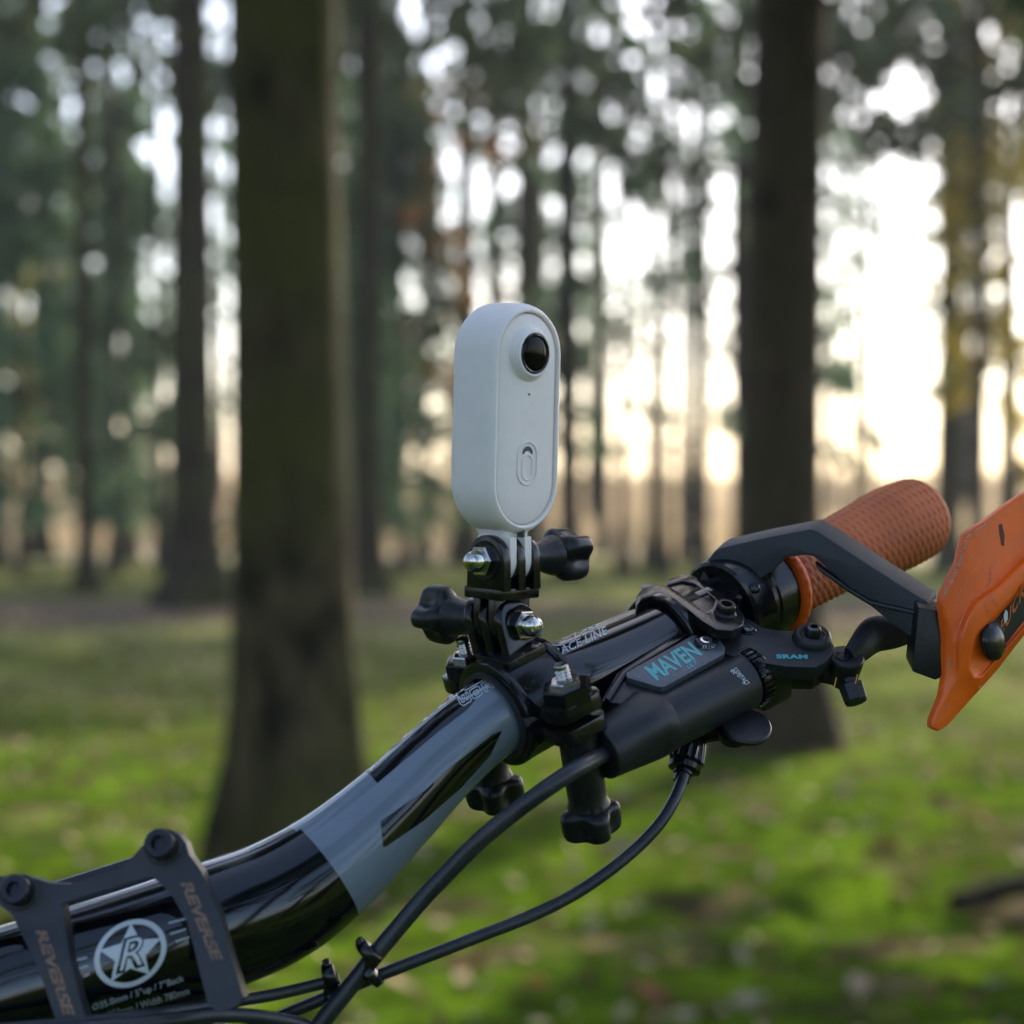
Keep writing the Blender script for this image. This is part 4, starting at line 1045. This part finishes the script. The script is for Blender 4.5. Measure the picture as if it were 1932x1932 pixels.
hose('brake_hose', [(640, 1845, .588), (608, 1855, .588), (530, 1874, .586), (457, 1887, .580), (380, 1900, .572), (300, 1912, .562), (200, 1924, .555), (80, 1936, .550), (-80, 1950, .545)], .0017, label='black hose crossing in front of the stem')
hose('brake_hose', [(610, 1950, .586), (560, 1931, .582), (480, 1918, .574), (400, 1916, .566), (320, 1926, .558), (200, 1938, .550), (60, 1948, .545), (-80, 1960, .540)], .0020, label='black hose lowest in the picture under the stem')
for (u, v, d, r) in ((696, 1797, .584, .0042), (622, 1841, .587, .0038)):
    bm = bmesh.new()
    c = V(u, v, d); ax = Vector((-.75, -.05, -.66)) if u > 650 else Vector((-.95, -.1, -.25))
    ax.normalize()
    lathe(bm, c - ax * .002, ax, [(0, .0016), (.0004, r * .9), (.0012, r), (.0028, r), (.0036, r * .9), (.004, .0016)], 28)
    lathe(bm, c + Vector((.0005, .002, -.0065)) - ax * .002, ax, [(0, .0012), (.0006, r * .95), (.003, r * .95), (.004, .0012)], 24)
    boxf(bm, c + Vector((.0002, .001, -.0033)), ax, Vector((0, 1, 0)), Vector((0, 0, 1)), .0038, .0045, .006)
    x1, y1, z1 = frame(ax)
    for sgn in (-1, 1):
        q = c + x1 * (r * .9) + y1 * (sgn * r * .45)
        lathe(bm, q, x1, [(0, .0013), (.0007, .0011), (.0010, .0005)], 14)
    obj('cable_clip', bm, PLAST, BIKE, 'black two way clip holding the hoses', bevel=.0002)

# ---- remote lever and barrel adjuster below the brake body
bm = bmesh.new()
pu = Vector((.05, -.55, .83)).normalized(); pc = V(1405, 1368, .628)
x2, y2, z2 = frame(pu, RT)
def padr(a, s, k): return 1 + .10 * math.cos(a - .3) - .03 * math.cos(2 * a)
lathe(bm, pc - pu * .0026, pu, [(0, .0060), (.0006, .0072), (.0020, .0076), (.0026, .0072)], 48, RT, padr)
lathe(bm, pc - pu * .0062 - RT * .003, pu, [(0, .0028), (.0008, .0040), (.0035, .0044)], 32)
tube(bm, catmull([pc - pu * .003, V(1355, 1382, .634), V(1320, 1385, .640), V(1300, 1360, .648)], 5), .0026, 14, flat=None)
obj('remote_lever', bm, PLASTM, BIKE, 'black thumb paddle below the brake body')
bm = bmesh.new(); bd = (V(1287, 1465, .628) - V(1304, 1398, .633)).normalized()
def knr(a, s, k): return 1 + (.05 * math.cos(a * 14) if 1 <= k <= 3 else 0)
lathe(bm, V(1306, 1392, .634), bd, [(0, .0038), (.0010, .0044), (.0052, .0050), (.0076, .0052), (.0082, .0042), (.0088, .0050), (.0104, .0048), (.0108, .0030), (.0118, .0030), (.0122, .0025), (.0142, .0024), (.0146, .0018)], 84, rfun=knr)
obj('barrel_adjuster', bm, PLAST, BIKE, angle=30)

# ================================================================== CAMERA MOUNT
n_ = Vector((0.719, -0.690, -0.050)).normalized()
a1 = Vector((0.695, 0.719, 0.035)); a1 = (a1 - n_ * a1.dot(n_)).normalized()
up = a1.cross(n_) * -1
if up.z < 0: up = -up
O = bax(984) + Vector((0, 0, .0002)); TG = ((bax(1059) - bax(920)).normalized() + Vector((0, .12, .02))).normalized()
E = (n_ - TG * n_.dot(TG)).normalized(); U = TG.cross(E)
if U.z < 0: U = -U
MOUNT = thing('camera_mount', O + U * .014, 'black plastic camera mount with knobs and steel nuts clamped round the handlebar', 'camera mount')
rO = 156 * .6195 / K / 2
def prof_pts(sign):
    P = []
    ri, ro = rO + .0001, rO + .0038
    e0 = .0215; t0, t1 = .0012, .0056
    P += [(e0, t0), (e0, t1), (.0185, t1)]
    a0 = math.asin((t1 + .0025) / ro)
    for i in range(17): a = a0 + (math.pi - 2 * a0) * i / 16; P.append((ro * math.cos(a), ro * math.sin(a)))
    P += [(-.0185, t1), (-e0, t1), (-e0, t0)]
    b0 = math.asin(t0 / ri)
    for i in range(21): a = math.pi - b0 - (math.pi - 2 * b0) * i / 20; P.append((ri * math.cos(a), ri * math.sin(a)))
    return [(x, y * sign) for x, y in P]
wC = .0155
def clamp_half(sign, w):
    bm = bmesh.new(); pp = prof_pts(sign)
    A = [bm.verts.new(O + E * x + U * y - TG * w / 2) for x, y in pp]; Bv = [bm.verts.new(O + E * x + U * y + TG * w / 2) for x, y in pp]
    n = len(pp)
    for i in range(n):
        j = (i + 1) % n; bm.faces.new((A[i], A[j], Bv[j], Bv[i]))
    r = delaunay_2d_cdt([Vector(p) for p in pp], [], [list(range(n))], 1, 1e-9)
    om = r[3]
    for f in r[2]:
        idx = [om[i][0] for i in f]
        try: bm.faces.new([A[i] for i in idx]); bm.faces.new([Bv[i] for i in reversed(idx)])
        except ValueError: pass
    return bm
def ears(bm, sign):
    for sg in (-1, 1):
        P = []; w = wC / 2 + .0006; x1_, x0_, c_ = .0292, .0195, .0035
        for x, y in ((x0_, -w), (x1_ - c_, -w), (x1_ - c_ * .3, -w + c_ * .3), (x1_, -w + c_), (x1_, w - c_), (x1_ - c_ * .3, w - c_ * .3), (x1_ - c_, w), (x0_, w)):
            P.append(O + E * (sg * x) + TG * y + U * (sign * .0011))
        prism(bm, P, U * (sign * .0047))
bm = clamp_half(1, wC)
# flange ring on the near side and shoulder for the post
def ring2(c, r0, r1, w, a0, a1_, n=36):
    rings = []
    for i in range(n + 1):
        a = a0 + (a1_ - a0) * i / n; d = E * math.cos(a) + U * math.sin(a)
        rings.append([c - TG * w / 2 + d * r0, c - TG * w / 2 + d * r1, c + TG * w / 2 + d * r1, c + TG * w / 2 + d * r0])
    return rings
loft(bm, ring2(O - TG * (wC / 2 + .0012), rO + .0001, rO + .0044, .0030, R(8), R(172)))
loft(bm, ring2(O + TG * (wC / 2 + .0012), rO + .0001, rO + .0044, .0030, R(8), R(172)))
ears(bm, 1)
ctop = obj('upper_clamp', bm, PLAST, MOUNT, 'glossy black upper clamp half with ears', bevel=.0006, segs=2)
bm = clamp_half(-1, wC)
loft(bm, ring2(O - TG * (wC / 2 + .0012), rO + .0001, rO + .0040, .0030, R(-8), R(-172)))
ears(bm, -1)
cbot = obj('lower_clamp', bm, PLAST, MOUNT, bevel=.0006, segs=2)
bm = bmesh.new(); loft(bm, ring2(O - TG * (wC / 2 + .0031), rO + .00005, rO + .0016, .0014, R(-180), R(180), 60)); obj('rubber_liner', bm, RUBB, MOUNT)
def hex6(a, s, k): return 1 / math.cos((a + math.pi / 6) % (math.pi / 3) - math.pi / 6)
def knob(bm, p, ax, neck0, neck_r, head0, head1, head_r, lobes=5, rot=0.3, flare=1.25):
    h = head1 - head0; N = 14
    prof = [(neck0, neck_r), (head0 - h * .55, neck_r * 1.02), (head0 - h * .2, neck_r * flare), (head0, neck_r * flare * 1.12)]
    hp = [(head0 + h * t, head_r * q) for t, q in ((.04, .70), (.12, .88), (.22, .98), (.34, 1.0), (.46, 1.0), (.58, 1.0), (.70, .99), (.82, .97), (.92, .93), (.98, .85), (1.0, .70))]
    nk = len(prof)
    allp = prof + hp
    def rf(a, s, k):
        if k < nk: return 1
        t = (s - head0) / h
        c = 0.5 + 0.5 * math.cos(lobes * (a + rot))
        scoop = (1 - c) ** 1.3 * (0.15 + 0.26 * math.exp(-((t - .62) / .45) ** 2))
        return 1 - scoop
    lathe(bm, p, ax, allp, 80, rfun=rf)
for sgn, lab in ((-1, 'screw assembly on the far ear'), (1, 'screw assembly on the near ear')):
    c = O + E * (sgn * .0230)
    bm = bmesh.new(); lathe(bm, c + U * .005, U, [(0, .0066), (.0044, .0064), (.0048, .0060)], 48, rfun=hex6); obj('nut_seat', bm, PLAST, ctop, angle=25)
    bm = bmesh.new(); lathe(bm, c + U * .0093, U, [(0, .0040), (.0017, .0040), (.0021, .0036)], 48, rfun=hex6); obj('nut', bm, STEEL, MOUNT, angle=20)
    bm = bmesh.new(); pr = [(0, .0022)]
    for k in range(8): pr += [(.0114 + k * .0005, .0023 if k % 2 else .0018)]
    pr += [(.0158, .0022), (.0161, .0018)]
    lathe(bm, c, U, pr, 32); obj('screw_end', bm, STEEL, MOUNT, angle=15)
    bm = bmesh.new()
    knob(bm, c - U * .0055, (-U - RT * .07).normalized(), 0, .0056, .0228 if sgn > 0 else .0245, .0322 if sgn > 0 else .0340, .0091, 4, .6 + sgn * .2, 1.0)
    obj('clamp_knob', bm, PLASTM, MOUNT, lab.replace('screw assembly', 'long black knob hanging'), angle=45)

J2 = V(946, 1174, .622); J1 = V(951, 1055, .620)
def finger(bm, J, ax, off, th, r, down, updir, side, foot_w):
    """rounded plate hinged at J, thickness th centred at off along ax, running to 'down' along updir"""
    c = J + ax * off - ax * th / 2; P = []
    for i in range(19):
        a = math.pi * i / 18; P.append(c + side * (r * math.cos(a)) + updir * (r * math.sin(a)))
    P.append(c - side * foot_w - updir * down); P.append(c + side * foot_w - updir * down)
    prism(bm, P, ax * th)
# lower piece: three fingers out of the clamp
bm = bmesh.new()
lowd = (J2 - O).normalized(); sd = (TG - lowd * TG.dot(lowd)).normalized()
nx2 = (n_ - lowd * n_.dot(lowd)).normalized()
side2 = a1
hgt = (J2 - O).length - rO - .001
for off in (-.0062, 0, .0062): finger(bm, J2, n_, off, .0031, .0075, hgt, (J2 - O).normalized(), a1, .0078)
boxf(bm, O + U * (rO + .0018), TG, E, U, .0140, .0156, .0056)
obj('lower_post', bm, PLAST, MOUNT, bevel=.0005)
# upper piece: two fingers below, block, three fingers above
bm = bmesh.new()
mid = J2.lerp(J1, .42)
dn = (J2 - J1).length
for off in (-.0031, .0031): finger(bm, J2, n_, off, .0029, .0072, dn * .42, up * -1, a1, .0072)
boxf(bm, J2 + up * (dn * .42 + .0012), a1, n_, up, .0158, .0154, .0034)
for off in (-.0062, 0, .0062): finger(bm, J1, a1, off, .0031, .0074, dn * .46, up, n_, .0077)
obj('upper_post', bm, PLAST, MOUNT, bevel=.0005)
# knobs and nuts
bm = bmesh.new(); knob(bm, J1, a1, .0078, .0040, .0205, .0318, .0085, 4, .5, 1.35); obj('hinge_knob', bm, PLASTM, MOUNT, 'black lobed knob on the right of the upper joint', angle=45)
bm = bmesh.new(); knob(bm, J2, -n_, .0078, .0050, .0200, .0306, .0090, 4, .2, 1.1); obj('hinge_knob', bm, PLASTM, MOUNT, 'black lobed knob on the left of the lower joint', angle=45)
for (J, ax, lab) in ((J1, -a1, 'polished acorn nut on the upper joint'), (J2, n_, 'polished acorn nut on the lower joint')):
    bm = bmesh.new()
    lathe(bm, J + ax * .0079, ax, [(0, .0040), (.0022, .0040), (.0026, .0036)], 48, rfun=hex6)
    lathe(bm, J + ax * .0104, ax, [(0, .0031), (.0010, .0032), (.0026, .0031), (.0038, .0025), (.0045, .0015), (.0047, .0005)], 36)
    obj('acorn_nut', bm, STEEL, MOUNT, lab, angle=25)
    bm = bmesh.new(); lathe(bm, J + ax * .0077, ax, [(0, .0058), (.0008, .0056)], 36); obj('nut_rim', bm, PLAST, MOUNT)

# ================================================================== ACTION CAMERA IN WHITE CASE
CC = V(953.5, 789, .620); cu = (up + RT * .012).normalized(); ca1 = (a1 - cu * a1.dot(cu)).normalized(); cn = n_ - cu * n_.dot(cu); cn.normalize()
CAM = thing('action_camera', CC - cu * .033, 'small white pill shaped action camera in a white silicone case on top of the mount', 'action camera')
RW = .0150; HH = .0334
def stadium(inset, dep, c=CC, n=20, rw=RW, hh=HH):
    r = rw - inset; s = hh - rw; P = []
    for i in range(n + 1):
        a = math.pi * i / n; P.append(c + ca1 * (r * math.cos(a)) + cu * (s + r * math.sin(a)) + cn * dep)
    for i in range(n + 1):
        a = math.pi + math.pi * i / n; P.append(c + ca1 * (r * math.cos(a)) + cu * (-s + r * math.sin(a)) + cn * dep)
    return P
bm = bmesh.new()
loft(bm, [stadium(i, d) for i, d in ((11, -.0092), (.0060, -.0092), (.0032, -.0089), (.0014, -.0080), (.0004, -.0064), (0, -.0045), (0, .0040), (.0002, .0060), (.0007, .0076), (.0014, .0086), (.0020, .0090), (.0025, .0089), (.0027, .0086), (.0028, .0070), (.0028, .0060))][1:])
# neck that carries the prongs
neck = []
for k, (z, wa, wn) in enumerate(((-.0290, .0090, .0070), (-.0315, .0072, .0066), (-.0335, .0060, .0062), (-.0360, .0052, .0060), (-.0370, .0046, .0058))):
    c = CC + cu * z; neck.append(rrect(c, ca1, cn, wa * 2 * .86, wn * 2, .0022))
loft(bm, neck)
for off in (-.0031, .0031): finger(bm, J1, a1, off, .0026, .0068, .0068, -up, n_, .0066)
case = obj('silicone_case', bm, WSIL, CAM, 'white silicone sleeve with two prongs at its foot', angle=40)
bm = bmesh.new()
loft(bm, [stadium(i, d) for i, d in ((.0030, .0055), (.0030, .0079), (.0033, .0083), (.0040, .0085), (.0075, .0087), (.0110, .0088))])
cbody = obj('camera_body', bm, WPLA, CAM, angle=40)
# lens
lc = onpl(997.5, 667, CC + cn * .0084, cn)
bm = bmesh.new()
lathe(bm, lc, cn, [(0, .0086), (.0003, .0083), (.0006, .0080), (.0007, .0078), (.0012, .0076), (.0013, .0074), (.0018, .0072), (.0019, .0070), (.0024, .0068), (.0027, .0064), (.0027, .0060), (.0021, .0057)], 72, cap=False)
obj('lens_ring', bm, WSIL, cbody, angle=28)
bm = bmesh.new(); lathe(bm, lc, cn, [(.0020, .0060), (.0026, .0058), (.0029, .0054), (.0027, .0050)], 64, cap=False); obj('lens_bezel', bm, PLAST, cbody)
bm = bmesh.new(); lathe(bm, lc, cn, [(.0018, .0058)] + [(.0020 + .0011 * math.cos(t), .0056 * math.sin(t)) for t in [math.pi / 2 - k * math.pi / 2 / 12 for k in range(12)]], 64); obj('lens_glass', bm, GLASS, cbody, angle=60)
CBV = bvh_of(cbody)
mc = onpl(997.7, 744, CC + cn * .0087, cn)
bm = bmesh.new(); lathe(bm, mc, cn, [(-.0002, .00036), (.0002, .00036)], 16); obj('microphone_hole', bm, DKPR, cbody)
def oval_ring(c, hw_, hh_, w, h):
    """raised stadium bead on the face"""
    path = []
    s = hh_ - hw_
    for i in range(17): a = math.pi * i / 16; path.append(c + ca1 * (hw_ * math.cos(a)) + cu * (s + hw_ * math.sin(a)))
    for i in range(17): a = math.pi + math.pi * i / 16; path.append(c + ca1 * (hw_ * math.cos(a)) + cu * (-s + hw_ * math.sin(a)))
    path.append(path[0].copy()); path.append(path[1].copy())
    b_ = bmesh.new(); tube(b_, path, w, 10, cap=False, flat=[(h, 1)] * len(path), hint=cn); return b_
bc = onpl(994.5, 874, CC + cn * .0088, cn)
obj('button_rim', oval_ring(bc, .0040, .0062, .00034, 1), WPLA, cbody)
obj('button', oval_ring(bc - cu * .0012, .0020, .0036, .0003, 1), WPLA, cbody)
bm = bmesh.new(); q0 = bc + cu * .0019; A_, B_ = [], []
for i in range(15):
    a = R(22 + 136 * i / 14); thk = .0013 * math.sin(math.pi * (i + 1) / 16) ** .5
    d = ca1 * math.cos(a) * 1.0 + cu * math.sin(a)
    A_.append(bm.verts.new(q0 + d * .0017 + cn * .00012)); B_.append(bm.verts.new(q0 + d * (.0017 + thk) + cn * .00012))
for i in range(14): bm.faces.new((A_[i], A_[i + 1], B_[i + 1], B_[i]))
obj('button_arc', bm, DKPR, cbody)
bm = bmesh.new(); boxf(bm, CC - cu * .0328 + cn * .0066, ca1, cn, cu, .0007, .0040, .0028); obj('case_slit', bm, DKPR, case)

# ================================================================== THE AIR
bm = bmesh.new(); bmesh.ops.create_cube(bm, size=1.0)
bmesh.ops.scale(bm, verts=bm.verts, vec=(320, 320, 24)); bmesh.ops.translate(bm, verts=bm.verts, vec=(0, 3, 10.5))
hz = obj('haze', bm, mat('x', (1, 1, 1)), None); hz.data.materials.clear()
hm = bpy.data.materials.new('air'); hm.use_nodes = True; nt = hm.node_tree; nt.nodes.clear()
ho = nt.nodes.new('ShaderNodeOutputMaterial'); pv = nt.nodes.new('ShaderNodeVolumePrincipled'); pv.inputs['Color'].default_value = (.95, .96, .93, 1); pv.inputs['Density'].default_value = 0.0012
nt.links.new(pv.outputs[0], ho.inputs['Volume']); hz.data.materials.append(hm); hz.display_type = 'WIRE'; tag(hz, kind='stuff')
